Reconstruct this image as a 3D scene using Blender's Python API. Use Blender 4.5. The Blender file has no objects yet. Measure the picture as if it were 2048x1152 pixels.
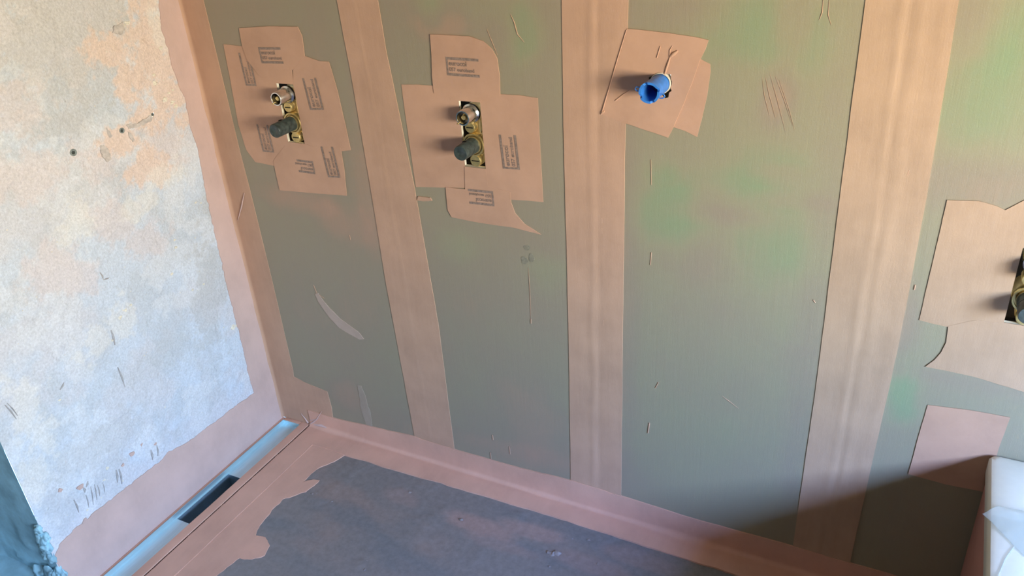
import bpy, bmesh, math, random
import numpy as np
from mathutils import Vector, Matrix, noise as mnoise

scene = bpy.context.scene
COL = scene.collection

# ------------------------------------------------------------------ camera
# x runs along the back wall, y towards it (wall at y = 0), z up; metres.
cam_data = bpy.data.cameras.new('camera')
cam_data.sensor_width = 36.0
cam_data.lens = 29.155
cam_data.clip_start = 0.02
cam = bpy.data.objects.new('camera', cam_data)
COL.objects.link(cam)
cam.matrix_world = Matrix(((0.8903, -0.1662, 0.4247, 1.5124),
                           (0.4510, 0.4552, -0.7676, -1.3440),
                           (-0.0658, 0.8747, 0.4801, 1.4020),
                           (0, 0, 0, 1)))
scene.camera = cam

# ------------------------------------------------------------------ world: daylight sky over sunlit ground
WY0, WY1, WZ0, WZ1 = -1.90, -0.60, 0.86, 1.33       # window opening in the right wall
XR = 2.62                                             # right wall
world = bpy.data.worlds.new('daylight')
scene.world = world
world.use_nodes = True
nt = world.node_tree
nt.nodes.clear()
wo = nt.nodes.new('ShaderNodeOutputWorld')
bg = nt.nodes.new('ShaderNodeBackground')
tc = nt.nodes.new('ShaderNodeTexCoord')
sp = nt.nodes.new('ShaderNodeSeparateXYZ')
mr = nt.nodes.new('ShaderNodeMapRange')
mr.inputs['From Min'].default_value = -0.6
mr.inputs['From Max'].default_value = 0.6
cr = nt.nodes.new('ShaderNodeValToRGB')
SKY = [(0.0, (0.80, 0.63, 0.38)), (0.42, (0.89, 0.745, 0.49)), (0.60, (0.98, 0.92, 0.77)), (0.75, (0.74, 1.0, 1.28)), (0.95, (0.46, 0.82, 1.95))]
while len(cr.color_ramp.elements) < len(SKY):
    cr.color_ramp.elements.new(0.5)
for e, (p, c) in zip(cr.color_ramp.elements, SKY):
    e.position = p
    e.color = (*c, 1)
nt.links.new(tc.outputs['Generated'], sp.inputs[0])
nt.links.new(sp.outputs['Z'], mr.inputs['Value'])
nt.links.new(mr.outputs[0], cr.inputs[0])
nt.links.new(cr.outputs[0], bg.inputs[0])
nt.links.new(bg.outputs[0], wo.inputs[0])
bg.inputs[1].default_value = 9.0

pl = bpy.data.lights.new('window_portal', 'AREA')
pl.shape = 'RECTANGLE'
pl.size = WY1 - WY0
pl.size_y = WZ1 - WZ0
pl.cycles.is_portal = True
po = bpy.data.objects.new('window_portal', pl)
COL.objects.link(po)
po.location = (XR + 0.10, (WY0 + WY1) / 2, (WZ0 + WZ1) / 2)
po.rotation_euler = (math.pi / 2, 0, math.pi / 2)

vs = scene.view_settings
vs.view_transform = 'Standard'
vs.look = 'None'
vs.gamma = 1.0
vs.use_curve_mapping = False
vs.exposure = 2.65
scene.cycles.use_denoising = True
scene.cycles.use_adaptive_sampling = True
scene.cycles.adaptive_threshold = 0.03
scene.cycles.max_bounces = 8
scene.cycles.diffuse_bounces = 4
scene.cycles.glossy_bounces = 3

# ------------------------------------------------------------------ helpers
rng = random.Random(7)


def hash2(ix, iy, s):
    n = (ix.astype(np.int64) * 374761393 + iy.astype(np.int64) * 668265263 + s * 1274126177) & 0x7fffffff
    n = ((n ^ (n >> 13)) * 1274126177) & 0x7fffffff
    return ((n ^ (n >> 16)) & 0xffff) / 65535.0


def vnoise(x, y, s=0):
    x = np.asarray(x, float)
    y = np.asarray(y, float)
    ix, iy = np.floor(x), np.floor(y)
    fx, fy = x - ix, y - iy
    fx = fx * fx * (3 - 2 * fx)
    fy = fy * fy * (3 - 2 * fy)
    a, b = hash2(ix, iy, s), hash2(ix + 1, iy, s)
    c, d = hash2(ix, iy + 1, s), hash2(ix + 1, iy + 1, s)
    return (a * (1 - fx) + b * fx) * (1 - fy) + (c * (1 - fx) + d * fx) * fy


def fbm(x, y, s=0, octv=4, gain=0.5):
    t, amp, tot = 0, 1.0, 0
    for k in range(octv):
        t = t + amp * vnoise(np.asarray(x) * 2 ** k + 17.3 * k, np.asarray(y) * 2 ** k + 9.1 * k, s + k)
        tot += amp
        amp *= gain
    return t / tot


def sstep(a, b, x):
    t = np.clip((x - a) / (b - a), 0, 1)
    return t * t * (3 - 2 * t)


def link(o, parent=None):
    COL.objects.link(o)
    if parent is not None:
        o.parent = parent
    return o


def tag(o, label=None, cat=None, group=None, kind=None):
    if label: o['label'] = label
    if cat: o['category'] = cat
    if group: o['group'] = group
    if kind: o['kind'] = kind
    return o


def finish(name, bm, mat, parent=None, smooth=35):
    me = bpy.data.meshes.new(name)
    bmesh.ops.recalc_face_normals(bm, faces=bm.faces)
    bm.to_mesh(me)
    bm.free()
    if smooth:
        me.shade_smooth()
        me.set_sharp_from_angle(angle=math.radians(smooth))
    for m in (mat if isinstance(mat, (list, tuple)) else [mat]):
        me.materials.append(m)
    return link(bpy.data.objects.new(name, me), parent)


def empty(name, loc):
    o = bpy.data.objects.new(name, None)
    o.empty_display_size = 0.05
    o.location = loc
    return link(o)


def bm_box(bm, lo, hi, bevel=0):
    vs = [bm.verts.new((x, y, z)) for x in (lo[0], hi[0]) for y in (lo[1], hi[1]) for z in (lo[2], hi[2])]
    fs = [(0, 1, 3, 2), (4, 6, 7, 5), (0, 4, 5, 1), (2, 3, 7, 6), (0, 2, 6, 4), (1, 5, 7, 3)]
    faces = [bm.faces.new([vs[i] for i in f]) for f in fs]
    if bevel:
        es = list({e for f in faces for e in f.edges})
        bmesh.ops.bevel(bm, geom=es, offset=bevel, segments=2, affect='EDGES', profile=0.5)
    return faces


def bm_lathe(bm, prof, center, n=28, tilt=0.0, cap0=True, cap1=True):
    """profile (radius, distance) spun about an axis that leaves the wall along -y"""
    rings = []
    for r, d in prof:
        ring = []
        for k in range(n):
            a = 2 * math.pi * k / n
            ring.append(bm.verts.new((center[0] + r * math.cos(a), center[1] - d, center[2] + r * math.sin(a) + tilt * d)))
        rings.append(ring)
    for a, b in zip(rings, rings[1:]):
        for k in range(n):
            bm.faces.new((a[k], a[(k + 1) % n], b[(k + 1) % n], b[k]))
    if cap0: bm.faces.new(rings[0])
    if cap1: bm.faces.new(list(reversed(rings[-1])))
    return rings


def bm_tube(bm, pts, r, n=8):
    prev = None
    pts = [Vector(p) for p in pts]
    for i, p in enumerate(pts):
        t = (pts[min(i + 1, len(pts) - 1)] - pts[max(i - 1, 0)]).normalized()
        u = t.orthogonal().normalized()
        if prev is not None:
            u = (pu - t * pu.dot(t)).normalized()
        v = t.cross(u)
        rr = r[i] if isinstance(r, (list, tuple)) else r
        ring = [bm.verts.new(p + rr * (math.cos(2 * math.pi * k / n) * u + math.sin(2 * math.pi * k / n) * v)) for k in range(n)]
        if prev is not None:
            for k in range(n):
                bm.faces.new((prev[k], prev[(k + 1) % n], ring[(k + 1) % n], ring[k]))
        else:
            bm.faces.new(ring)
        prev, pu = ring, u
    bm.faces.new(list(reversed(prev)))


def jag(poly, amp, step=0.006, seed=0, closed=True):
    """resample an outline and roughen it"""
    out = []
    n = len(poly)
    acc = 0.0
    for i in range(n if closed else n - 1):
        a, b = Vector(poly[i][:2]), Vector(poly[(i + 1) % n][:2])
        d = (b - a).length
        k = max(1, int(d / step))
        nrm = Vector((-(b - a).y, (b - a).x))
        nrm = nrm.normalized() if d > 1e-9 else nrm
        for j in range(k):
            t = j / k
            s = (acc + d * t) / step
            w = (float(fbm(s * 0.45, seed * 3.7, seed, 3)) - 0.5) * 2 * amp
            if j == 0: w *= 0.4
            q = a.lerp(b, t) + nrm * w
            out.append((q.x, q.y))
        acc += d
    if not closed:
        out.append(tuple(poly[-1][:2]))
    return out


PLANES = {'B': lambda u, v, h: (u, -h, v), 'L': lambda u, v, h: (h, u, v), 'F': lambda u, v, h: (u, v, h)}


def sheet(name, poly, h, mat, parent, plane='B', amp=0.0004, step=0.008, seed=0, hole=None, relief=0.0, base=-0.0004, grid=0.012):
    """a thin piece lying on a wall or the floor: real outline, real thickness, gentle relief"""
    P = PLANES[plane]
    bm = bmesh.new()
    loops = [jag(poly, amp, step, seed)]
    if hole: loops.append(hole)
    edges = []
    for lp in loops:
        vs = [bm.verts.new((u, v, 0)) for u, v in lp]
        edges += [bm.edges.new((vs[i], vs[(i + 1) % len(vs)])) for i in range(len(vs))]
    bmesh.ops.triangle_fill(bm, edges=edges, use_beauty=True, use_dissolve=False)
    if relief:
        xs = [v.co.x for v in bm.verts]
        ys = [v.co.y for v in bm.verts]
        for ax, lo, hi in ((0, min(xs), max(xs)), (1, min(ys), max(ys))):
            c = lo + grid
            while c < hi:
                co = [0, 0, 0]
                no = [0, 0, 0]
                co[ax] = c
                no[ax] = 1
                bmesh.ops.bisect_plane(bm, geom=bm.verts[:] + bm.edges[:] + bm.faces[:], plane_co=co, plane_no=no)
                c += grid
    bm.verts.ensure_lookup_table()
    top = list(bm.verts)
    border = [e for e in bm.edges if len(e.link_faces) == 1]
    low = {}
    for e in border:
        for v in e.verts:
            if v not in low:
                low[v] = bm.verts.new((v.co.x, v.co.y, base))
    for e in border:
        a, b = e.verts
        bm.faces.new((a, b, low[b], low[a]))
    for v in top:
        rl = relief * (float(fbm(v.co.x * 18, v.co.y * 18, seed, 3)) - 0.5) * 2 if relief else 0
        v.co.z = h + rl
    for v in bm.verts:
        v.co = Vector(P(v.co.x, v.co.y, v.co.z))
    return finish(name, bm, mat, parent, 30)


# ------------------------------------------------------------------ materials
def new_mat(name):
    m = bpy.data.materials.new(name)
    m.use_nodes = True
    t = m.node_tree
    b = t.nodes['Principled BSDF']
    return m, t, b


def node(t, kind, **kw):
    n = t.nodes.new(kind)
    for k, v in kw.items():
        if k in n.inputs.keys():
            n.inputs[k].default_value = v
        else:
            setattr(n, k, v)
    return n


def coords(t, scale=(1, 1, 1)):
    tcn = node(t, 'ShaderNodeNewGeometry')
    mp = node(t, 'ShaderNodeMapping')
    mp.inputs['Scale'].default_value = scale
    t.links.new(tcn.outputs['Position'], mp.inputs[0])
    return mp.outputs[0]


def noise(t, vec, scale, detail=4, rough=0.55, dist=0.0):
    n = node(t, 'ShaderNodeTexNoise', Scale=scale, Detail=detail, Roughness=rough, Distortion=dist)
    t.links.new(vec, n.inputs['Vector'])
    return n.outputs['Fac']


def ramp(t, fac, stops):
    r = t.nodes.new('ShaderNodeValToRGB')
    while len(r.color_ramp.elements) < len(stops):
        r.color_ramp.elements.new(0.5)
    for e, (p, c) in zip(r.color_ramp.elements, stops):
        e.position = p
        e.color = (*c, 1) if len(c) == 3 else c
    t.links.new(fac, r.inputs[0])
    return r.outputs[0]


def mix(t, fac, a, b, mode='MIX'):
    n = t.nodes.new('ShaderNodeMix')
    n.data_type = 'RGBA'
    n.blend_type = mode
    for sock, v in ((n.inputs[0], fac), (n.inputs[6], a), (n.inputs[7], b)):
        if hasattr(v, 'links'):
            t.links.new(v, sock)
        else:
            sock.default_value = v if not isinstance(v, tuple) else (*v, 1)
    return n.outputs[2]


def bump(t, b, layers):
    prev = None
    for h, dist, strength in layers:
        n = node(t, 'ShaderNodeBump', Strength=strength, Distance=dist)
        t.links.new(h, n.inputs['Height'])
        if prev is not None:
            t.links.new(prev, n.inputs['Normal'])
        prev = n.outputs[0]
    t.links.new(prev, b.inputs['Normal'])


PINK = (0.53, 0.335, 0.235)


def coated(name, col, rough=0.58, streak=(7, 7, 1), var=0.10, bmp=0.25, spec=0.22, pale=0.0):
    """roller-coated sealing membrane: slight colour drift, roller stipple, streaks"""
    m, t, b = new_mat(name)
    v = coords(t)
    n1 = noise(t, v, 9, 5)
    vs_ = coords(t, streak)
    n2 = noise(t, vs_, 16, 4)
    dk = tuple(c * (1 - var) for c in col)
    lt = tuple(min(1, c * (1 + var)) for c in col)
    c1 = ramp(t, n1, [(0.3, dk), (0.7, lt)])
    c2 = mix(t, ramp(t, n2, [(0.45, (0, 0, 0)), (0.75, (0.35, 0.35, 0.35))]), c1, tuple(min(1, c * 1.06 + 0.02 + pale) for c in col))
    t.links.new(c2, b.inputs['Base Color'])
    b.inputs['Roughness'].default_value = rough
    b.inputs['Specular IOR Level'].default_value = spec
    bump(t, b, [(noise(t, v, 420, 3), 0.0006, bmp), (noise(t, v, 45, 3), 0.002, bmp * 0.6), (noise(t, vs_, 60, 3), 0.0012, bmp * 0.7)])
    return m


def plain(name, col, rough=0.5, metal=0.0, spec=0.5, var=0.08, scale=60, bmp=0.0):
    m, t, b = new_mat(name)
    v = coords(t)
    n = noise(t, v, scale, 4)
    t.links.new(ramp(t, n, [(0.3, tuple(c * (1 - var) for c in col)), (0.7, tuple(min(1, c * (1 + var)) for c in col))]), b.inputs['Base Color'])
    b.inputs['Roughness'].default_value = rough
    b.inputs['Metallic'].default_value = metal
    b.inputs['Specular IOR Level'].default_value = spec
    if bmp:
        bump(t, b, [(noise(t, v, scale * 4, 4), 0.001, bmp)])
    return m


M = {}
M['tape'] = coated('pink_membrane_tape', PINK)
M['tape_tan'] = coated('tan_pink_membrane_tape', (0.49, 0.335, 0.228))
M['tape_thick'] = coated('pink_membrane_patch', (0.545, 0.335, 0.235), streak=(2, 2, 2), bmp=0.2)
M['coat'] = coated('pink_membrane_coat', (0.60, 0.44, 0.40), streak=(2, 5, 2), bmp=0.3)
M['floor_coat'] = coated('pink_floor_membrane', (0.66, 0.39, 0.29), rough=0.55, streak=(5, 1, 2), bmp=0.3, spec=0.25)
M['smear'] = coated('pale_membrane_smear', (0.47, 0.36, 0.295), streak=(3, 3, 3), bmp=0.5)
M['thin_smear'] = coated('thin_membrane_smear', (0.39, 0.32, 0.25), streak=(3, 3, 3), bmp=0.4)
M['smudge'] = plain('grey_smudge', (0.255, 0.235, 0.175), 0.7, var=0.2, scale=200)
M['ink'] = plain('faded_print_ink', (0.27, 0.20, 0.165), 0.6, var=0.3, scale=240)
M['gypsum'] = plain('cut_gypsum', (0.80, 0.76, 0.66), 0.9, spec=0.1, bmp=0.4)
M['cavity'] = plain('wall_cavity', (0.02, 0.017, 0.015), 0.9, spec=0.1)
M['brass'] = plain('cast_brass', (0.62, 0.47, 0.20), 0.42, metal=0.85, var=0.25, scale=90, bmp=0.25)
M['chrome'] = plain('worn_chrome', (0.72, 0.71, 0.69), 0.22, metal=1.0, var=0.12, scale=120)
M['black_plastic'] = plain('black_green_plastic', (0.042, 0.058, 0.055), 0.38, var=0.5, scale=120, spec=0.5)
M['blue_plastic'] = plain('blue_plastic', (0.04, 0.22, 0.70), 0.4, var=0.15, scale=80)
M['white_plastic'] = plain('pale_collar', (0.72, 0.66, 0.55), 0.5)
M['grey_plug'] = plain('grey_plug_plastic', (0.22, 0.26, 0.26), 0.5, var=0.2, scale=150)
M['dark'] = plain('dark_hole', (0.02, 0.02, 0.02), 0.9, spec=0.1)
M['acrylic'] = plain('white_acrylic', (0.80, 0.78, 0.65), 0.25, var=0.02)
M['plaster_room'] = plain('room_plaster', (0.20, 0.185, 0.175), 0.85, spec=0.2, bmp=0.3)
M['ceiling'] = plain('ceiling_board', (0.22, 0.20, 0.18), 0.85, spec=0.2)
M['frame'] = plain('window_frame_paint', (0.75, 0.75, 0.72), 0.4)
M['floor_lump'] = plain('floor_lump', (0.28, 0.245, 0.235), 0.5)
M['chip'] = plain('chipped_mortar', (0.56, 0.52, 0.50), 0.9, var=0.2, scale=120, spec=0.15, bmp=0.6)
M['grey_mortar'] = plain('grey_mortar', (0.40, 0.39, 0.40), 0.9, var=0.2, scale=90, spec=0.15, bmp=0.4)
M['cement'] = plain('grey_cement_render', (0.38, 0.64, 0.76), 0.85, var=0.25, scale=18, spec=0.2, bmp=0.6)


def steel_mat():
    m, t, b = new_mat('stainless_drain_steel')
    v = coords(t, (1, 0.08, 1))
    n = noise(t, v, 260, 3)
    t.links.new(ramp(t, n, [(0.3, (0.56, 0.76, 0.82)), (0.7, (0.64, 0.84, 0.90))]), b.inputs['Base Color'])
    b.inputs['Metallic'].default_value = 0.75
    b.inputs['Roughness'].default_value = 0.42
    return m


M['steel'] = steel_mat()


def board_mat():
    """green wall board under an uneven roller coat: the attribute 'coat' holds the coat thickness"""
    m, t, b = new_mat('coated_green_board')
    at = t.nodes.new('ShaderNodeAttribute')
    at.attribute_name = 'coat'
    v = coords(t)
    vv = coords(t, (9, 9, 0.8))
    n1 = noise(t, v, 7, 5, 0.6)
    n2 = noise(t, vv, 14, 4, 0.6)
    ad = node(t, 'ShaderNodeMath', operation='MULTIPLY_ADD')
    t.links.new(n1, ad.inputs[0])
    ad.inputs[1].default_value = 0.22
    t.links.new(at.outputs['Fac'], ad.inputs[2])
    ad2 = node(t, 'ShaderNodeMath', operation='MULTIPLY_ADD')
    t.links.new(n2, ad2.inputs[0])
    ad2.inputs[1].default_value = 0.14
    t.links.new(ad.outputs[0], ad2.inputs[2])
    off = node(t, 'ShaderNodeMath', operation='SUBTRACT')
    t.links.new(ad2.outputs[0], off.inputs[0])
    off.inputs[1].default_value = 0.18
    col = ramp(t, off.outputs[0], [(0.0, (0.255, 0.325, 0.195)), (0.30, (0.325, 0.305, 0.205)), (0.55, (0.325, 0.275, 0.205)), (0.80, (0.41, 0.285, 0.21)), (1.0, (0.50, 0.32, 0.235))])
    t.links.new(col, b.inputs['Base Color'])
    b.inputs['Roughness'].default_value = 0.58
    b.inputs['Specular IOR Level'].default_value = 0.25
    bump(t, b, [(noise(t, v, 420, 3), 0.0006, 0.3), (n2, 0.0015, 0.25), (noise(t, vv, 70, 3), 0.0008, 0.2)])
    return m


M['board'] = board_mat()


def pigment_mat(name, rough=0.9, spec=0.15, bmp=0.6, fine=140):
    """colour from the surface's own pigment map, grain from nodes"""
    m, t, b = new_mat(name)
    at = t.nodes.new('ShaderNodeAttribute')
    at.attribute_name = 'pigment'
    v = coords(t)
    g = ramp(t, noise(t, v, fine, 5, 0.65), [(0.32, (0.86, 0.86, 0.86)), (0.68, (1.10, 1.10, 1.10))])
    c = mix(t, 1.0, at.outputs['Color'], g, 'MULTIPLY')
    t.links.new(c, b.inputs['Base Color'])
    b.inputs['Roughness'].default_value = rough
    b.inputs['Specular IOR Level'].default_value = spec
    bump(t, b, [(noise(t, v, 60, 6, 0.65), 0.004, bmp), (noise(t, v, 300, 4), 0.001, bmp)])
    return m


M['old_plaster'] = pigment_mat('scraped_plaster', bmp=1.0, fine=210)
M['floor'] = pigment_mat('dark_floor_membrane', 0.42, 0.45, 0.22, 70)

# ------------------------------------------------------------------ the room shell
ZC, YF, XL = 2.15, -2.7, -1.4


def grid_face(us, vs, P, disp=None, drop=None):
    U, V = np.meshgrid(us, vs, indexing='ij')
    H = disp(U, V) if disp else np.zeros_like(U)
    bm = bmesh.new()
    vt = [[bm.verts.new(P(U[i, j], V[i, j], H[i, j])) for j in range(len(vs))] for i in range(len(us))]
    for i in range(len(us) - 1):
        for j in range(len(vs) - 1):
            if drop and drop((us[i] + us[i + 1]) / 2, (vs[j] + vs[j + 1]) / 2):
                continue
            bm.faces.new((vt[i][j], vt[i + 1][j], vt[i + 1][j + 1], vt[i][j + 1]))
    for v in [v for v in bm.verts if not v.link_faces]:
        bm.verts.remove(v)
    return bm


def lines(lo, hi, step, extra=()):
    a = list(np.linspace(lo, hi, max(2, int(round((hi - lo) / step)) + 1)))
    for e in extra:
        a = [q for q in a if abs(q - e) > step * 0.35 or q in (lo, hi)] + [e]
    return sorted(a)


# valve openings (x0, x1, z0, z1) and the square cut-out behind the pipe stub
V_HOLES = [(0.228, 0.276, 0.832, 0.964), (0.683, 0.731, 0.826, 0.958), (1.658, 1.706, 0.668, 0.800)]
PIPE = (1.0839, 1.0157)
ALLH = V_HOLES + [(PIPE[0] - 0.026, PIPE[0] + 0.026, PIPE[1] - 0.026, PIPE[1] + 0.026)]

ex = [h[0] for h in ALLH] + [h[1] for h in ALLH]
ez = [h[2] for h in ALLH] + [h[3] for h in ALLH]
us = lines(0.0, 1.80, 0.0125, ex) + [2.1, XR]
vs_ = lines(0.0, 1.35, 0.0125, ez) + [1.6, ZC]


def in_hole(u, v):
    return any(h[0] < u < h[1] and h[2] < v < h[3] for h in ALLH)


bm = grid_face(us, vs_, lambda u, v, h: (u, -h, v), lambda U, V: 0.0006 * (fbm(U * 9, V * 9, 3) - 0.5), in_hole)
rim = [e for e in bm.edges if len(e.link_faces) == 1 and in_hole(*(lambda m, f: ((m.x + (m.x - f.x) * 0.3), (m.z + (m.z - f.z) * 0.3)))((e.verts[0].co + e.verts[1].co) / 2, e.link_faces[0].calc_center_median()))]
ret = bmesh.ops.extrude_edge_only(bm, edges=rim)
for v in [g for g in ret['geom'] if isinstance(g, bmesh.types.BMVert)]:
    v.co.y = 0.0065
for f in [g for g in ret['geom'] if isinstance(g, bmesh.types.BMFace)]:
    f.material_index = 1
wall_back = finish('wall_back', bm, [M['board'], M['gypsum']], None, 40)
tag(wall_back, 'green board wall under uneven pink membrane behind the valves', kind='structure')
# coat thickness: base drift plus thin (green) and thick (pink) places; entries are x, z, radius x, radius z, change
SPOTS = [(1.0965, 0.7757, 0.075, 0.085, -0.42), (1.2922, 0.8668, 0.1, 0.06, -0.2), (1.3075, 0.7393, 0.09, 0.075, -0.3), (1.1925, 0.8550, 0.11, 0.03, -0.2), (1.2415, 1.1015, 0.12, 0.06, -0.25), (1.1480, 1.0743, 0.05, 0.06, -0.12), (0.6391, 1.1252, 0.03, 0.035, -0.34), (0.8347, 1.0869, 0.035, 0.06, -0.36), (0.7766, 1.1369, 0.06, 0.03, -0.2), (0.8585, 0.6090, 0.05, 0.05, -0.24), (0.6437, 0.6425, 0.05, 0.04, -0.22), (1.5383, 0.4931, 0.03, 0.07, -0.45), (1.5764, 1.0297, 0.09, 0.09, -0.36), (1.5834, 1.1204, 0.05, 0.08, -0.2), (1.1553, 0.6939, 0.09, 0.05, 0.14), (1.1961, 0.7897, 0.09, 0.02, 0.18), (1.2914, 0.8755, 0.05, 0.02, 0.22), (1.2769, 0.9971, 0.028, 0.055, 0.3), (1.3273, 0.8354, 0.07, 0.02, 0.18), (1.1294, 1.1287, 0.07, 0.04, 0.16), (1.0197, 0.6271, 0.03, 0.5, 0.14), (1.3716, 0.6010, 0.035, 0.5, 0.16), (1.2888, 1.1181, 0.03, 0.05, 0.22), (0.6465, 1.0984, 0.06, 0.03, 0.3), (0.3612, 0.6477, 0.1, 0.05, 0.2), (0.2266, 0.6913, 0.12, 0.035, 0.25), (0.2934, 0.3814, 0.12, 0.2, 0.05), (0.4226, 0.7170, 0.03, 0.15, 0.14), (0.7891, 0.2187, 0.1, 0.1, 0.12), (0.7293, 0.1113, 0.2, 0.03, 0.12), (1.2209, 0.5124, 0.12, 0.12, 0.08), (1.6011, 0.5415, 0.25, 0.02, 0.12), (1.5088, 0.6406, 0.03, 0.08, 0.25), (1.5772, 0.8844, 0.12, 0.05, 0.16), (1.5228, 1.1184, 0.04, 0.1, 0.12), (0.2449, 0.1414, 0.06, 0.05, 0.2), (0.3629, 1.0400, 0.05, 0.12, 0.1), (0.4509, 0.9735, 0.03, 0.2, 0.18), (0.0434, 0.9019, 0.03, 0.2, 0.2)]
me = wall_back.data
co = np.empty(len(me.vertices) * 3)
me.vertices.foreach_get('co', co)
co = co.reshape(-1, 3)
X, Z = co[:, 0], co[:, 2]
coat = 0.52 - 0.17 * sstep(0.85, 1.25, X) + 0.22 * (fbm(X * 5, Z * 4, 11) - 0.5) + 0.05 * sstep(1.4, 1.7, X) + 0.10 * (fbm(X * 14, Z * 10, 23) - 0.5)
wob = (fbm(X * 22, Z * 22, 31, 3) - 0.5)
for sx, sz, rx, rz, dv in SPOTS:
    d = np.sqrt(((X - sx) / rx) ** 2 + ((Z - sz) / rz) ** 2) + 0.7 * wob
    coat = coat + dv * (1 - sstep(0.25, 1.45, d)) * (0.85 if dv < 0 else 1.0)
coat = np.clip(coat, 0, 1)
at = me.attributes.new('coat', 'FLOAT', 'POINT')
at.data.foreach_set('value', coat.astype(np.float32))

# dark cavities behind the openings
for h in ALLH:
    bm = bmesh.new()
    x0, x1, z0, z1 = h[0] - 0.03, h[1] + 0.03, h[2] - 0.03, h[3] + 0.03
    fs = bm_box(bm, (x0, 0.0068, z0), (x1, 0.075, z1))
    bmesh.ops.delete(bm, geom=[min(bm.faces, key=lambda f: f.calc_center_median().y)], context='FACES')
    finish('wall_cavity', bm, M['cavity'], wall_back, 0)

# ---- left wall: scraped plaster with real relief
YE = -0.695
PLUGS = [(-0.3551, 0.9065, 0.0062), (-0.2348, 0.9129, 0.0052), (-0.1507, 0.9217, 0.0032)]
ORANGE = [(-0.0643, 1.0709, 0.1, 0.07), (-0.1194, 1.0308, 0.08, 0.06), (-0.0860, 0.9462, 0.07, 0.06), (-0.1662, 1.0110, 0.055, 0.05), (-0.1961, 1.0696, 0.05, 0.04), (-0.1466, 0.9138, 0.06, 0.035), (-0.2495, 0.8863, 0.06, 0.03), (-0.1926, 0.8217, 0.05, 0.04), (-0.0453, 1.0019, 0.06, 0.1)]
PINKISH = [(-0.4548, 0.8963, 0.1, 0.06), (-0.3140, 0.7429, 0.06, 0.05), (-0.4738, 0.7030, 0.07, 0.06), (-0.3045, 0.8729, 0.05, 0.04), (-0.1407, 0.8496, 0.06, 0.06), (-0.4357, 1.0257, 0.06, 0.05), (-0.4318, 0.6591, 0.05, 0.04), (-0.2472, 0.6658, 0.06, 0.04)]
GREYS = [(-0.2574, 1.0346, 0.1, 0.06, 0.75), (-0.3111, 1.1335, 0.14, 0.09, 0.6), (-0.3789, 1.0938, 0.08, 0.06, 0.5), (-0.0519, 0.6567, 0.05, 0.06, 0.8), (-0.1127, 0.4966, 0.06, 0.1, 0.9), (-0.1584, 0.4085, 0.05, 0.09, 0.7), (-0.1569, 1.1089, 0.02, 0.03, 0.9), (-0.3609, 0.8183, 0.05, 0.03, 0.4), (-0.3402, 0.9679, 0.07, 0.03, 0.5), (-0.5592, 0.6803, 0.08, 0.02, 0.35), (-0.4460, 0.2819, 0.05, 0.03, 0.5), (-0.5125, 0.3037, 0.12, 0.05, 0.5), (-0.3024, 0.3813, 0.1, 0.05, 0.35), (-0.4716, 0.7679, 0.05, 0.05, 0.35), (-0.4192, 0.5060, 0.02, 0.03, 0.5)]
BRIGHT = [(-0.3888, 0.7750, 0.05, 0.05), (-0.1622, 0.7873, 0.06, 0.03), (-0.2669, 0.7462, 0.03, 0.03), (-0.6254, 0.4523, 0.05, 0.1), (-0.2178, 0.7496, 0.03, 0.02), (-0.4493, 0.5114, 0.05, 0.04), (-0.3657, 0.5259, 0.05, 0.05), (-0.0798, 1.1053, 0.022, 0.07), (-0.6747, 0.3239, 0.04, 0.06)]


def left_relief(U, V):
    w = 0.0035 * (fbm(U * 7, V * 7, 5) - 0.5) + 0.0016 * (fbm(U * 40, V * 40, 6, 3) - 0.5)
    flake = sstep(0.50, 0.53, fbm(U * 11, V * 11, 41, 5, 0.6))
    flake2 = sstep(0.56, 0.58, fbm(U * 23, V * 19, 47, 4, 0.6))
    w = w + 0.0012 * flake + 0.0008 * flake2 + 0.0016 * (fbm(U * 60, V * 60, 77, 2) - 0.5) * sstep(0.5, 0.62, fbm(U * 9, V * 9, 78))
    rough = np.zeros_like(U)
    for sy, sz, ry, rz in ORANGE[2:6]:
        rough = np.maximum(rough, 1 - sstep(0.4, 1.1, np.hypot((U - sy) / ry, (V - sz) / rz)))
    w = w + 0.006 * rough * (fbm(U * 45, V * 45, 61, 4) - 0.45)
    # calm where the membrane lies, flush at the edges
    edge = sstep(0.07, 0.12, -U) * sstep(0.14, 0.20, V) * (1 - 0.6 * sstep(0.66, 0.695, -U))
    return w * edge


yl = lines(YE, 0.0, 0.003)
zl = lines(0.0, 1.32, 0.003) + [1.6, ZC]
bm = grid_face(yl, zl, lambda u, v, h: (h, u, v), left_relief,
               lambda u, v: any(math.hypot(u - p[0], v - p[1]) < p[2] * 0.8 for p in PLUGS))
wall_left = finish('wall_left', bm, M['old_plaster'], None, 50)
tag(wall_left, 'pale scraped plaster wall above the floor drain', kind='structure')
me = wall_left.data
co = np.empty(len(me.vertices) * 3)
me.vertices.foreach_get('co', co)
co = co.reshape(-1, 3)
Y, Z = co[:, 1], co[:, 2]


def blob(lst, s, jagged=1.15, soft=(0.7, 1.05)):
    j = (fbm(Y * 34, Z * 34, s, 6, 0.68) - 0.5) * 2
    a = np.zeros_like(Y)
    for e in lst:
        d = np.hypot((Y - e[0]) / e[2], (Z - e[1]) / e[3]) + jagged * j
        a = np.maximum(a, (1 - sstep(*soft, d)) * (e[4] if len(e) > 4 else 1.0))
    return a[:, None]


def lay(base, c, a):
    return base * (1 - a) + np.array(c) * a


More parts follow.
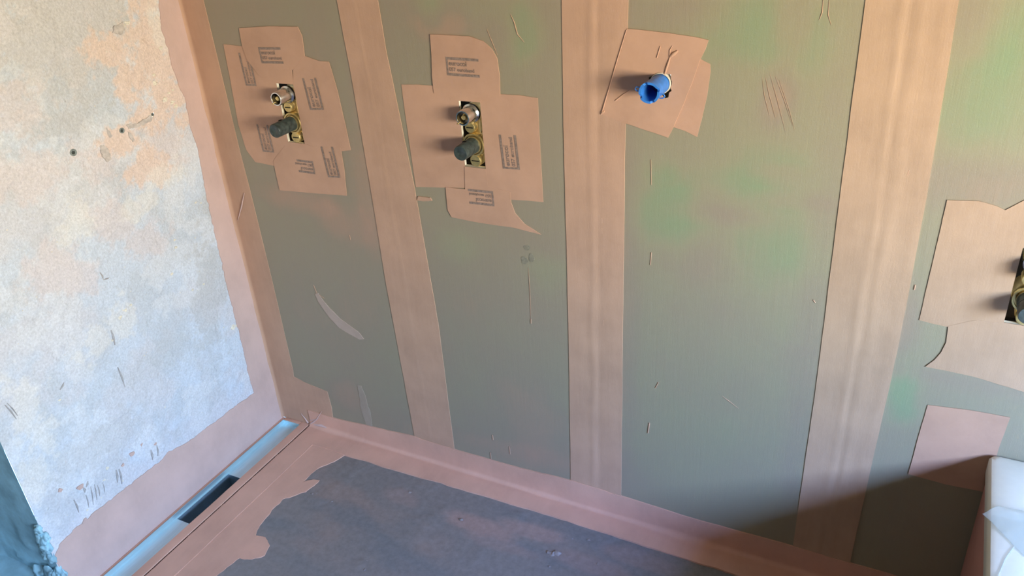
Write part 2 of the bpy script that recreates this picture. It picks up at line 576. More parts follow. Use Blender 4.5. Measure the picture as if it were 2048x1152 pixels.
pig = np.ones((len(Y), 3)) * np.array((0.66, 0.73, 0.83))
pig = lay(pig, (0.70, 0.67, 0.69), (sstep(0.42, 0.62, fbm(Y * 8, Z * 8, 71, 5, 0.6)) * 0.5)[:, None])
pig = lay(pig, (0.56, 0.60, 0.64), (sstep(0.50, 0.64, fbm(Y * 11, Z * 9, 73, 5, 0.6)) * 0.45)[:, None])
pig = lay(pig, (0.78, 0.81, 0.86), (sstep(0.54, 0.61, fbm(Y * 12, Z * 10, 75, 5, 0.6)) * 0.5)[:, None])
top = sstep(0.98, 1.15, Z)[:, None]
pig = lay(pig, (0.70, 0.67, 0.67), blob([(-0.30, 1.14, 0.26, 0.12)], 80) * 0.7)
pig = lay(pig, (0.56, 0.57, 0.58), blob(GREYS, 81) * 0.65)
pig = lay(pig, (0.74, 0.66, 0.66), blob(PINKISH, 82, soft=(0.5, 1.2)) * 0.55)
pig = lay(pig, (0.80, 0.645, 0.565), blob([(a, b, c * 1.3, d * 1.25) for a, b, c, d in ORANGE], 83, soft=(0.55, 1.1)) * 0.85)
pig = lay(pig, (0.84, 0.82, 0.78), blob(BRIGHT, 84, soft=(0.5, 1.1)) * 0.5)
pig = pig * (0.97 + 0.06 * fbm(Y * 90, Z * 90, 85, 2))[:, None]
at = me.attributes.new('pigment', 'FLOAT_COLOR', 'POINT')
at.data.foreach_set('color', np.c_[pig, np.ones(len(Y))].astype(np.float32).ravel())

# the cement end of the left wall and the rest of the shell
ul = lines(-0.45, 0.0, 0.012)
zz = lines(0.0, 1.32, 0.012) + [ZC]
bm = grid_face(ul, zz, lambda u, v, h: (u, YE - h, v), lambda U, V: (0.004 * (fbm(U * 14, V * 10, 91) - 0.5) + 0.010 * sstep(0.55, 0.8, fbm(U * 22, V * 20, 93)) * (1 - sstep(0.08, 0.22, V))) * sstep(0.0, 0.01, -U))
tag(finish('wall_end', bm, M['cement'], None, 60), 'bluish grey cement end face of the plaster wall', kind='structure')


def shell(name, lo, hi, mat, label):
    bm = bmesh.new()
    bm_box(bm, lo, hi)
    return tag(finish(name, bm, mat, None, 0), label, kind='structure')


shell('ledge', (2.445, -1.6, 0.0), (XR, -0.004, 0.40), M['plaster_room'], 'plaster ledge between bathtub and window wall')
shell('ceiling', (XL - 0.1, YF - 0.1, ZC), (XR + 0.1, 0.1, ZC + 0.1), M['ceiling'], 'plain board ceiling above the bathroom')
shell('wall_front', (XL - 0.1, YF - 0.1, -0.1), (XR + 0.1, YF, ZC), M['plaster_room'], 'plain plaster wall facing the coated wall')
shell('wall_passage', (XL - 0.1, YF, -0.1), (XL, YE + 0.1, ZC), M['plaster_room'], 'plain plaster wall of the passage')
bm = bmesh.new()
bm_box(bm, (XL, YE + 0.0, -0.1), (-0.45, YE + 0.1, ZC))
tag(finish('wall_passage_end', bm, M['plaster_room'], None, 0), 'plain plaster wall closing the passage', kind='structure')
bm = bmesh.new()
for lo, hi in (((XR, YF, -0.1), (XR + 0.12, WY0, ZC)), ((XR, WY1, -0.1), (XR + 0.12, 0.1, ZC)),
               ((XR, WY0, -0.1), (XR + 0.12, WY1, WZ0)), ((XR, WY0, WZ1), (XR + 0.12, WY1, ZC))):
    bm_box(bm, lo, hi)
tag(finish('wall_right', bm, M['plaster_room'], None, 0), 'plaster wall with the window above the bathtub', kind='structure')
win = empty('window_1', (XR, (WY0 + WY1) / 2, WZ0))
tag(win, 'white framed window above the bathtub', kind='structure')
bm = bmesh.new()
cy, w, h = 0.0, (WY1 - WY0) / 2, WZ1 - WZ0
for lo, hi in (((0.06, -w, 0), (0.11, -w + 0.03, h)), ((0.06, w - 0.03, 0), (0.11, w, h)), ((0.06, -w + 0.03, 0), (0.11, w - 0.03, 0.03)), ((0.06, -w + 0.03, h - 0.03), (0.11, w - 0.03, h))):
    bm_box(bm, lo, hi)
finish('window_frame', bm, M['frame'], win, 0)

# ---- floor
FX0, FY0 = 0.101, -1.9


def floor_relief(U, V):
    return 0.0012 * (fbm(U * 6, V * 6, 101) - 0.5) + 0.0022 * sstep(0.60, 0.66, fbm(U * 13, V * 13, 103, 4)) * 0.6


xf = lines(FX0 + 0.001, 1.7, 0.008) + [XR]
yf = [YF] + lines(-0.9, 0.0, 0.008)
bm = grid_face(xf, yf, lambda u, v, h: (u, v, h), floor_relief)
floor = finish('floor', bm, M['floor'], None, 50)
tag(floor, 'dark grey coated shower floor with pink edges', kind='structure')
me = floor.data
co = np.empty(len(me.vertices) * 3)
me.vertices.foreach_get('co', co)
co = co.reshape(-1, 3)
X, Y = co[:, 0], co[:, 1]
pig = np.ones((len(X), 3)) * np.array((0.235, 0.215, 0.205))
n = fbm(X * 5, Y * 9, 111, 5)
pig = lay(pig, (0.30, 0.235, 0.21), (sstep(0.5, 0.7, n) * 0.8)[:, None])
n = fbm(X * 4 + Y * 3, Y * 12, 113, 5)
pig = lay(pig, (0.19, 0.195, 0.20), (sstep(0.55, 0.75, n) * 0.8)[:, None])
for bx, by, rx, ry, a in [(0.7184, -0.1488, 0.1, 0.03, 0.75), (0.8337, -0.1200, 0.1, 0.025, 0.6), (0.4928, -0.1454, 0.06, 0.03, 0.35), (0.9973, -0.1587, 0.12, 0.03, 0.4), (1.0914, -0.1026, 0.1, 0.03, 0.35), (0.7900, -0.1851, 0.12, 0.02, 0.35)]:
    d = np.hypot((X - bx) / rx, (Y - by) / ry) + 0.6 * (fbm(X * 20, Y * 30, 117, 4) - 0.5)
    pig = lay(pig, (0.40, 0.27, 0.235), ((1 - sstep(0.5, 1.1, d)) * a)[:, None])
at = me.attributes.new('pigment', 'FLOAT_COLOR', 'POINT')
at.data.foreach_set('color', np.c_[pig, np.ones(len(X))].astype(np.float32).ravel())
# screed of the passage, higher than the shower, and sub-floor below the drain
bm = grid_face(lines(XL, -0.001, 0.03), [YF] + lines(-1.3, YE, 0.02), lambda u, v, h: (u, v, 0.047 + h), lambda U, V: 0.02 * (fbm(U * 9, V * 9, 121) - 0.5))
tag(finish('floor_passage', bm, M['cement'], None, 60), 'rough grey screed of the passage floor', kind='structure')
shell('floor_step', (-0.03, YF, -0.1), (-0.001, YE, 0.045), M['cement'], 'grey concrete step beside the drain')
shell('footing_left', (-0.05, YE, -0.1), (-0.0012, 0.05, 0.0), M['cement'], 'concrete footing under the plaster wall')
shell('footing_back', (-0.05, 0.0012, -0.1), (XR, 0.05, 0.0), M['cement'], 'concrete footing under the coated wall')
shell('floor_slab', (XL, YF, -0.2), (XR, 0.1, -0.1), M['cement'], 'concrete slab below the drain channel')

# ------------------------------------------------------------------ membrane, tapes and patches
def strip(name, el, er, h, parent, mat, label, seed, ridges=(), n_u=26, n_v=90):
    """vertical sealing tape between two edge polylines given as (x, z), from top to bottom"""
    el = sorted(el, key=lambda p: p[1])
    er = sorted(er, key=lambda p: p[1])
    z0, z1 = max(0.060, min(p[1] for p in el + er)), max(p[1] for p in el + er)
    bm = bmesh.new()
    rows = []
    for j in range(n_v + 1):
        z = z0 + (z1 - z0) * j / n_v
        xa = float(np.interp(z, [p[1] for p in el], [p[0] for p in el])) + 0.0012 * (float(fbm(z * 16, seed, seed, 3)) - 0.5)
        xb = float(np.interp(z, [p[1] for p in er], [p[0] for p in er])) + 0.0012 * (float(fbm(z * 16, seed + 9, seed, 3)) - 0.5)
        row = [bm.verts.new((xa, 0.0006, z))]
        for i in range(n_u + 1):
            s = i / n_u
            y = h
            for c, wd, amp, fr, sd in ridges:
                cc = c + 0.10 * (float(fbm(z * fr, sd * 2.1, sd, 3)) - 0.5)
                y += amp * math.exp(-((s - cc) / wd) ** 2) * (0.35 + 1.3 * float(fbm(z * fr * 1.7, sd, sd + 5, 3)))
            row.append(bm.verts.new((xa + (xb - xa) * s, -y, z)))
        row.append(bm.verts.new((xb, 0.0006, z)))
        rows.append(row)
    for a, b in zip(rows, rows[1:]):
        for i in range(len(a) - 1):
            bm.faces.new((a[i], a[i + 1], b[i + 1], b[i]))
    o = finish(name, bm, mat, parent, 30)
    o['label'] = label
    return o


TOPZ = 1.35


def up(edge, top=TOPZ):
    """carry an edge on above the picture in its own direction"""
    (xa, za), (xb, zb) = edge[0], edge[1]
    return [(xa + (xa - xb) * (top - za) / (za - zb), top)] + list(edge)


strip('sealing_tape', up([(0.4282, 1.1391), (0.4335, 1.0131), (0.4378, 0.8000), (0.4388, 0.5200), (0.4482, 0.2195), (0.4543, 0.0153)]), up([(0.5259, 1.1409), (0.5296, 1.0395), (0.5540, 0.7660), (0.5702, 0.4271), (0.5709, 0.0366)]), 0.0014, wall_back, M['tape'],
      'pink sealing tape between the two shower valves', 201, [(0.42, 0.030, 0.0005, 9, 3), (0.30, 0.10, 0.0003, 7, 5), (0.7, 0.2, 0.0003, 5, 8)])
strip('sealing_tape', up([(0.9078, 1.1478), (0.9010, 0.8505), (0.8971, 0.5102), (0.8870, 0.0490)]), up([(1.0268, 1.1499), (1.0207, 0.8759), (1.0165, 0.5239), (1.0110, 0.0401)]), 0.0015, wall_back, M['tape'],
      'pink sealing tape beside the blue pipe stub', 202, [(0.46, 0.06, 0.0009, 8, 13), (0.57, 0.03, -0.0005, 9, 15), (0.25, 0.14, 0.0004, 6, 18), (0.8, 0.1, 0.0003, 6, 19)])
strip('sealing_tape', up([(1.3889, 1.1564), (1.3893, 0.9696), (1.3905, 0.7528), (1.3924, 0.5095), (1.3892, 0.0548)]), up([(1.5096, 1.1586), (1.5154, 0.8642), (1.5150, 0.5818), (1.5079, 0.3359), (1.5004, 0.0447)]), 0.0016, wall_back, M['tape_tan'],
      'wide ridged pink sealing tape nearest the bathtub', 203, [(0.43, 0.05, 0.0008, 11, 23), (0.52, 0.025, -0.0006, 13, 25), (0.62, 0.07, 0.0006, 10, 27), (0.9, 0.06, 0.0004, 9, 29)])

# vertical corner tape on the back wall, rounding into the left wall
edge = up([(0.0704, 1.1327), (0.0718, 1.0054), (0.0735, 0.7984), (0.0769, 0.6975), (0.0804, 0.4540), (0.0803, 0.1776)]) + [(0.0771, 0.1507), (0.1870, 0.1404), (0.1902, 0.0853), (0.1871, 0.0390), (0.19, 0.002)]
cz = [p[1] for p in edge]
bm = bmesh.new()
rows = []
for j in range(131):
    z = 0.002 + (TOPZ - 0.002) * j / 130
    xe = float(np.interp(z, sorted(cz), [p[0] for p in sorted(edge, key=lambda p: p[1])]))
    r = 0.007 + 0.004 * (float(fbm(z * 7, 1.3, 301, 3)) - 0.3)
    row = []
    for k in range(7):
        a = math.pi / 2 * k / 6
        row.append(bm.verts.new((0.0013 + r - r * math.cos(a), -(0.0013 + r - r * math.sin(a)), z)))
    for i in range(1, 13):
        s = i / 12
        x = (0.0013 + r) + (xe - 0.0013 - r) * s
        y = 0.0012 + 0.0008 * (float(fbm(x * 30, z * 9, 305, 3)) - 0.5)
        row.append(bm.verts.new((x, -y, z)))
    row.append(bm.verts.new((xe, 0.0006, z)))
    rows.append(row)
for a, b in zip(rows, rows[1:]):
    for i in range(len(a) - 1):
        bm.faces.new((a[i], a[i + 1], b[i + 1], b[i]))
o = finish('corner_tape', bm, M['tape'], wall_back, 40)
o['label'] = 'pink membrane strip up the inside corner'

# tape folded into the corner between back wall and floor
bm = bmesh.new()
rows = []
XA, XB = 0.103, 1.683
te = [(0.1966, 0.0519), (0.4480, 0.0675), (0.5769, 0.0643), (0.7569, 0.0647), (0.8840, 0.0725), (1.0147, 0.0687), (1.1921, 0.0634), (1.3821, 0.0662)]
fe = [(0.2813, -0.0690), (0.4442, -0.0701), (0.6733, -0.0619), (0.8663, -0.0616), (1.1006, -0.0627), (1.2344, -0.0635)]
for j in range(161):
    x = XA + (XB - XA) * j / 160
    zt = float(np.interp(x, [p[0] for p in te], [p[1] for p in te])) + 0.003 * (float(fbm(x * 25, 3, 311, 3)) - 0.5)
    yf_ = float(np.interp(x, [p[0] for p in fe], [p[1] for p in fe])) + 0.006 * (float(fbm(x * 20, 7, 313, 3)) - 0.5)
    r = 0.010 + 0.010 * (float(fbm(x * 6, 2.2, 315, 3)) - 0.4)
    row = [bm.verts.new((x, 0.0006, zt))]
    h = 0.0031
    for i in range(8):
        s = i / 7
        row.append(bm.verts.new((x, -h, zt + (h + r - zt) * s)))
    for k in range(1, 7):
        a = math.pi / 2 * k / 6
        row.append(bm.verts.new((x, -(h + r - r * math.cos(a)), h + r - r * math.sin(a))))
    for i in range(1, 9):
        s = i / 8
        row.append(bm.verts.new((x, -(h + r) + (yf_ + h + r) * s, h + 0.0008 + 0.0006 * (float(fbm(x * 40, s * 3, 317, 3)) - 0.5))))
    row.append(bm.verts.new((x, yf_ - 0.0005, -0.001)))
    rows.append(row)
for a, b in zip(rows, rows[1:]):
    for i in range(len(a) - 1):
        bm.faces.new((a[i], a[i + 1], b[i + 1], b[i]))
o = finish('floor_tape', bm, M['floor_coat'], floor, 40)
o['label'] = 'pink sealing tape folded along the foot of the wall'

# brushed coat on the left wall: up the corner and along the drain
CO = [(-0.0563, 1.1417), (-0.0713, 1.0828), (-0.0650, 1.0445), (-0.0655, 0.9850), (-0.0552, 0.9205), (-0.0602, 0.8699), (-0.0561, 0.8091), (-0.0648, 0.7259), (-0.0678, 0.6633), (-0.0706, 0.5584), (-0.0766, 0.4498), (-0.0748, 0.3612), (-0.0766, 0.2633), (-0.0806, 0.1787), (-0.0788, 0.1352), (-0.1488, 0.1410), (-0.2031, 0.1409), (-0.2715, 0.1433), (-0.3169, 0.1462), (-0.3714, 0.1588), (-0.4003, 0.1509), (-0.4492, 0.1522), (-0.5132, 0.1530), (-0.5740, 0.1536), (-0.6326, 0.1521), (-0.6753, 0.1439)]
CO = [(CO[0][0], TOPZ)] + CO + [(-0.6935, CO[-1][1] - 0.02), (-0.6935, -0.010), (-0.0005, -0.010), (-0.0005, TOPZ)]
o = sheet('membrane_coat', CO, 0.0016, M['coat'], wall_left, 'L', 0.0045, 0.005, 321, relief=0.0005, base=-0.003, grid=0.025)
o['label'] = 'brushed pink membrane band along corner and drain'

# brushed coat on the floor beside the drain
FO = [(0.2171, -0.0496), (0.2739, -0.0547), (0.2589, -0.1037), (0.2381, -0.1354), (0.2334, -0.1661), (0.2337, -0.1982), (0.2529, -0.1782), (0.2697, -0.1752), (0.2636, -0.2228), (0.2459, -0.2437), (0.2272, -0.2668), (0.2276, -0.3003), (0.2351, -0.3584), (0.2487, -0.3873), (0.2754, -0.3827), (0.3014, -0.3984), (0.3116, -0.4268), (0.2931, -0.4477), (0.2641, -0.4570), (0.2534, -0.5089), (0.2452, -0.5611), (0.2457, -0.6605)]
FO = [(FX0 + 0.001, -0.008), (0.19, -0.008)] + FO + [(0.21, -0.9), (FX0 + 0.001, -0.9)]
o = sheet('membrane_coat', FO, 0.0022, M['floor_coat'], floor, 'F', 0.004, 0.006, 331, relief=0.0004, base=-0.002, grid=0.03)
o['label'] = 'brushed pink membrane band on the floor beside the drain'
FT = [(FX0 + 0.0015, -0.010), (0.163, -0.012), (0.166, -0.9), (FX0 + 0.0015, -0.9)]
o = sheet('sealing_tape', FT, 0.0034, M['floor_coat'], floor, 'F', 0.0005, 0.01, 333, relief=0.0003, grid=0.03)
o['label'] = 'pink tape strip along the drain groove'

# patches of tape round the valves and the pipe stub (outline, height, label)
def circ(c, r, n, seed, amp):
    return [(c[0] + (r + amp * max(0, float(fbm(k * 0.6, seed, seed, 2)) - 0.5)) * math.cos(-2 * math.pi * k / n), c[1] + (r + amp * max(0, float(fbm(k * 0.6, seed, seed, 2)) - 0.5)) * math.sin(-2 * math.pi * k / n)) for k in range(n)]


PATCH = {}
def patch(key, poly, h, label, seed, hole=None, mat='tape_thick', amp=0.0005):
    o = sheet('tape_patch', poly, h, M[mat], wall_back, 'B', amp, 0.008, seed, hole, 0.00025, 0.0006, 0.02)
    o['label'] = label
    PATCH[key] = (o, h)


H1, H2, H3 = V_HOLES
c1, c2, c3 = [[(h[0], h[3]), (h[1], h[3]), (h[1], h[2]), (h[0], h[2])] for h in V_HOLES]   # tl tr br bl
patch('1l', [(0.0994, 1.0413), (0.1480, 1.0391), (0.2011, 1.0371), (0.2476, 1.0035), (0.2594, 0.9744)] + [c1[0], c1[3]] + [(0.2197, 0.8118), (0.1894, 0.7680), (0.1152, 0.7721), (0.0954, 0.7994), (0.0884, 0.8586), (0.0956, 0.9624)], 0.0010, 'tape piece beside the valve nearest the corner, corner side', 401)
patch('1r', [(0.2919, 1.0286), (0.3232, 1.0260), (0.3579, 1.0174), (0.3825, 1.0176), (0.3856, 1.0025), (0.3921, 0.9593), (0.3973, 0.8958), (0.4013, 0.8300), (0.3481, 0.8201), (0.2998, 0.8198)] + [c1[2], c1[1]], 0.0016, 'tape piece beside the valve nearest the corner, tape side', 402)
patch('1b', [(0.1719, 0.7806)] + [c1[3], c1[2]] + [(0.3151, 0.8259), (0.3750, 0.8319), (0.3742, 0.7815), (0.3688, 0.7208), (0.2904, 0.7156), (0.1728, 0.7095)], 0.0019, 'tape piece below the valve nearest the corner', 403)
patch('1t', [(0.1564, 1.0771), (0.2415, 1.0839), (0.3177, 1.0853), (0.3250, 1.0666), (0.3219, 1.0259)] + [(H1[1] + 0.004, H1[3] + 0.03), c1[1], c1[0]] + [(0.1849, 0.9787), (0.1594, 1.0097), (0.1544, 1.0415)], 0.0022, 'tape piece above the valve nearest the corner', 404)
patch('2l', [(0.5546, 0.9810), (0.5948, 0.9835), (0.6271, 0.9836), (0.6652, 0.9811)] + [c2[0], c2[3]] + [(0.6813, 0.7772), (0.6320, 0.7722), (0.5575, 0.7642), (0.5557, 0.8454), (0.5546, 0.9191)], 0.0010, 'tape piece beside the second valve, corner side', 411)
patch('2r', [(0.7372, 0.9762), (0.7756, 0.9769), (0.8153, 0.9777), (0.8530, 0.9748), (0.8527, 0.9142), (0.8531, 0.8453), (0.8533, 0.7692), (0.8230, 0.7683), (0.7819, 0.7651), (0.7309, 0.7639)] + [c2[2], c2[1]], 0.0016, 'tape piece beside the second valve with bare edge', 412)
patch('2b', [(0.6322, 0.7733), (0.6786, 0.7747)] + [(c2[3][0], c2[3][1] - 0.002), (c2[2][0], c2[2][1] - 0.002)] + [(0.7331, 0.7878), (0.7820, 0.7811), (0.7826, 0.7587), (0.7899, 0.7370), (0.8087, 0.7167), (0.8452, 0.6981), (0.7854, 0.7045), (0.7044, 0.7038), (0.6388, 0.7069), (0.6308, 0.7217)], 0.0020, 'curled tape piece below the second valve', 413)
patch('2t', [(0.6355, 1.0816), (0.6771, 1.0812), (0.7198, 1.0810), (0.7484, 1.0731), (0.7659, 1.0594), (0.7749, 1.0435), (0.7775, 1.0126), (0.7753, 0.9731)] + [(c2[1][0] + 0.004, c2[1][1] + 0.004), c2[1], c2[0]] + [(0.6685, 0.9618), (0.6298, 0.9690), (0.6298, 1.0041), (0.6337, 1.0424)], 0.0024, 'printed tape piece above the second valve', 414)
patch('pb', [(1.0895, 1.0718), (1.1511, 1.0600), (1.1587, 1.0563), (1.1670, 1.0527), (1.1684, 1.0415), (1.1646, 1.0016), (1.1580, 0.9628), (1.1509, 0.9282), (1.1297, 0.9369), (1.1085, 0.9421), (1.1141, 0.9896), (1.1145, 1.0318)], 0.0011, 'tape piece under the blue pipe patch', 421)
patch('pa', [(1.0251, 1.1043), (1.0547, 1.1028), (1.0973, 1.0995), (1.1471, 1.0941), (1.1627, 1.0908), (1.1585, 1.0764), (1.1503, 1.0584), (1.1401, 1.0250), (1.1231, 0.9774), (1.1094, 0.9422), (1.1002, 0.9226), (1.0658, 0.9312), (1.0244, 0.9412), (0.9776, 0.9546), (0.9884, 0.9896), (1.0036, 1.0384)], 0.0024, 'tape piece pierced by the blue pipe stub', 422, circ(PIPE, 0.0185, 26, 425, 0.020), amp=0.0008)
patch('3a', [(1.5440, 0.8637), (1.5636, 0.8655), (1.5869, 0.8677), (1.6111, 0.8628), (1.6232, 0.8579), (1.6498, 0.8808), (1.6811, 0.8817), (1.7086, 0.8696)] + [(1.80, 0.82), (1.80, 0.80), c3[1], c3[0], c3[3]] + [(1.6421, 0.6616), (1.6123, 0.6484), (1.5825, 0.6429), (1.5615, 0.6441), (1.5385, 0.6470), (1.5414, 0.7597)], 0.0016, 'tape piece beside the bath valve', 431, mat='tape_tan')
patch('3b', [(1.5822, 0.6448), (1.6168, 0.6637)] + [c3[3], c3[2], (1.80, 0.70), (1.80, 0.54)] + [(1.7090, 0.5466), (1.6358, 0.5576), (1.5981, 0.5592), (1.5614, 0.5592), (1.5726, 0.5753), (1.5803, 0.5932), (1.5844, 0.6140)], 0.0022, 'tape piece below the bath valve', 432, mat='tape_tan')
patch('3c', [(1.5775, 0.4823), (1.6104, 0.4862), (1.6443, 0.4894), (1.7012, 0.4911), (1.6970, 0.4201), (1.6974, 0.3238), (1.6303, 0.3201), (1.5703, 0.3232), (1.5730, 0.3978)], 0.0015, 'square tape piece above the bathtub rim', 433)


# ---- printing on the patches: bracket, maker line, product line (flat ink)
def text_mesh(body, size, bold=0.0):
    cu = bpy.data.curves.new('lettering', 'FONT')
    cu.body = body
    cu.size = size
    cu.offset = bold
    ob = bpy.data.objects.new('lettering', cu)
    COL.objects.link(ob)
    dg = bpy.context.evaluated_depsgraph_get()
    me = bpy.data.meshes.new_from_object(ob.evaluated_get(dg))
    bpy.data.objects.remove(ob)
    bpy.data.curves.remove(cu)
    return me


TXT = (text_mesh('eurocol', 0.0165, 0.0004), text_mesh('057 euroband', 0.0128, 0.0003))


def printed(key, origin, xdir, length, height, keep=(1, 1, 1)):
    """bracket open at its far end, two lines of type inside; origin is the closed lower corner, xdir the reading direction"""
    o_, h = PATCH[key]
    ux, uz = xdir
    l = math.hypot(ux, uz)
    ux, uz = ux / l, uz / l
    vx, vz = -uz, ux
    hh = h + 0.0006
    bm = bmesh.new()

    def pt(a, b):
        return (origin[0] + ux * a + vx * b, -hh, origin[1] + uz * a + vz * b)

    w = 0.0050
    for a0, a1, b0, b1 in ((0, length, 0, w), (0, length, height - w, height), (0, w * 0.8, w, height - w)):
        bm.faces.new([bm.verts.new(pt(a, b)) for a, b in ((a0, b0), (a1, b0), (a1, b1), (a0, b1))])
    sc = height / 0.046
    for me_, b, k in ((TXT[0], 0.0258, keep[0]), (TXT[1], 0.0115, keep[1])):
        if not k:
            continue
        idx = [bm.verts.new(pt(0.0075 * sc + v.co.x * sc, (b + v.co.y) * sc)) for v in me_.vertices]
        for p in me_.polygons:
            try:
                bm.faces.new([idx[i] for i in p.vertices])
            except ValueError:
                pass
    ob = finish('printed_mark', bm, M['ink'], o_, 0)
    # ink faces must look away from the wall
    me2 = ob.data
    b2 = bmesh.new()
    b2.from_mesh(me2)
    for f in b2.faces:
        if f.normal.y > 0:
            f.normal_flip()
    b2.to_mesh(me2)
    b2.free()
    return ob


def printed_px(key, closed_low, closed_high, far_low, **k):
    d = (far_low[0] - closed_low[0], far_low[1] - closed_low[1])
    hgt = math.hypot(closed_high[0] - closed_low[0], closed_high[1] - closed_low[1])
    return printed(key, closed_low, d, math.hypot(*d), hgt, **k)


printed_px('2t', (0.6648, 1.0061), (0.6646, 1.0411), (0.7357, 1.0055))
printed_px('2r', (0.8075, 0.8311), (0.7702, 0.8290), (0.8037, 0.9000))
printed_px('2b', (0.7436, 0.7784), (0.7431, 0.7459), (0.6859, 0.7767))
printed_px('1t', (0.2008, 1.0053), (0.1947, 1.0389), (0.2623, 1.0074))
printed_px('1l', (0.1708, 0.9537), (0.1395, 0.9562), (0.1696, 1.0251))
printed_px('1l', (0.1805, 0.8019), (0.1466, 0.8033), (0.1786, 0.8663))
printed_px('1r', (0.3483, 0.9147), (0.3104, 0.9140), (0.3422, 0.9824))
printed_px('1b', (0.3607, 0.7625), (0.3263, 0.7632), (0.3550, 0.8333))
printed_px('1b', (0.2910, 0.7933), (0.2925, 0.7628), (0.2439, 0.7931))

# ---- small marks in the coat: drips, brush ridges, crumbs
bm = bmesh.new()
def drip(pts, r, off=0.0006):
    n_ = len(pts)
    bm_tube(bm, [(p[0], -off, p[1]) for p in pts], [r * (0.75 if n_ == 2 else (0.3 if i in (0, n_ - 1) else 0.75)) for i in range(n_)], 8)


for pts, r in (([(0.8114, 0.6180), (0.8112, 0.5769), (0.8106, 0.5287), (0.8091, 0.4852)], 0.0007), ([(0.8096, 0.4940), (0.8089, 0.4827)], 0.0014),
               ([(0.6859, 0.1435), (0.6860, 0.1283)], 0.0014), ([(0.6754, 0.0864), (0.6750, 0.0658)], 0.0013), ([(0.7301, 0.1223), (0.7298, 0.0992)], 0.0012),
               ([(0.9748, 0.7524), (0.9746, 0.7420)], 0.0016), ([(0.9745, 0.7315), (0.9743, 0.7199)], 0.0016), ([(0.9517, 0.5688), (0.9515, 0.5583)], 0.0017), ([(0.9748, 0.5267), (0.9746, 0.5136)], 0.0017),
               ([(1.0751, 0.2946), (1.0722, 0.2670)], 0.0018), ([(1.4842, 0.9060), (1.4827, 0.8976)], 0.0018), ([(1.4835, 0.9018), (1.4855, 0.8979)], 0.0016), ([(1.4940, 0.9249), (1.4938, 0.9168)], 0.0016),
               ([(0.8075, 1.1222), (0.8143, 1.1078), (0.8189, 1.0880), (0.8319, 1.0737)], 0.0011), ([(0.7576, 1.0947), (0.7669, 1.0711), (0.7753, 1.0490)], 0.0008), ([(1.0732, 0.6957), (1.0716, 0.6690)], 0.0010),
               ([(1.2221, 0.4047), (1.2374, 0.3956), (1.2558, 0.3837)], 0.0010), ([(0.2158, 0.4650), (0.2222, 0.4381)], 0.0010), ([(1.0694, 0.8783), (1.0710, 0.8310)], 0.0006),
               ([(1.2556, 1.0383), (1.2643, 1.0084), (1.2767, 0.9725)], 0.0004), ([(1.2632, 1.0404), (1.2774, 1.0012), (1.2942, 0.9515)], 0.0004), ([(1.2710, 1.0392), (1.2881, 1.0020), (1.3042, 0.9623)], 0.0004), ([(1.2777, 1.0333), (1.2973, 0.9864), (1.3079, 0.9560)], 0.0004),
               ([(1.2512, 1.0357), (1.2565, 1.0079), (1.2670, 0.9758)], 0.0004), ([(1.3304, 1.1553), (1.3310, 1.1375), (1.3279, 1.1265)], 0.0009), ([(1.3388, 1.1555), (1.3398, 1.1341), (1.3457, 1.1198)], 0.0007), ([(1.5226, 0.7105), (1.5226, 0.7012)], 0.0016),
               ([(1.3688, 0.6517), (1.3727, 0.6464)], 0.0012), ([(1.0926, 0.4033), (1.0866, 0.3879)], 0.0012), ([(0.3561, 0.6218), (0.3565, 0.6092)], 0.0009), ([(0.7468, 0.0155), (0.7531, 0.0288)], 0.0022), ([(0.7821, 0.0167), (0.7882, 0.0299)], 0.0022),
               ([(0.9144, 0.0324), (0.9308, 0.0337), (0.9483, 0.0324)], 0.0016), ([(1.0675, 0.0108), (1.0850, 0.0222)], 0.0013), ([(1.1190, 0.0171), (1.1147, 0.0001)], 0.0013), ([(0.2287, 0.4394), (0.2426, 0.4322)], 0.0008)):
    drip(pts, r)
o = finish('drips_and_ridges', bm, M['tape'], wall_back, 60)
tag(o, 'dried drips and brush ridges', kind='stuff')

# folds in the tape round the pipe stub
bm = bmesh.new()
for pts, r in (([(1.0914, 1.0305), (1.0953, 1.0441), (1.0985, 1.0542), (1.1008, 1.0625)], [0.0014, 0.0019, 0.0016, 0.0008]), ([(1.1008, 1.0617), (1.1066, 1.0668), (1.1132, 1.0720)], [0.002, 0.0034, 0.0014]), ([(1.1000, 1.0608), (1.0997, 1.0722), (1.1037, 1.0797)], [0.001, 0.001, 0.0005]),
               ([(1.0243, 1.1018), (1.0091, 1.0556), (0.9942, 1.0076), (0.9776, 0.9546)], [0.0006, 0.0008, 0.0009, 0.0012]), ([(1.0041, 0.9809), (1.0180, 0.9925), (1.0307, 1.0012)], [0.0014, 0.0012, 0.0005]), ([(1.0834, 1.0780), (1.0778, 1.0589)], 0.0009), ([(0.9796, 0.9584), (0.9834, 0.9605)], [0.0025, 0.0018])):
    bm_tube(bm, [(p[0], -0.0028, p[1]) for p in pts], r, 8)
o = finish('tape_fold', bm, M['tape_thick'], PATCH['pa'][0], 60)
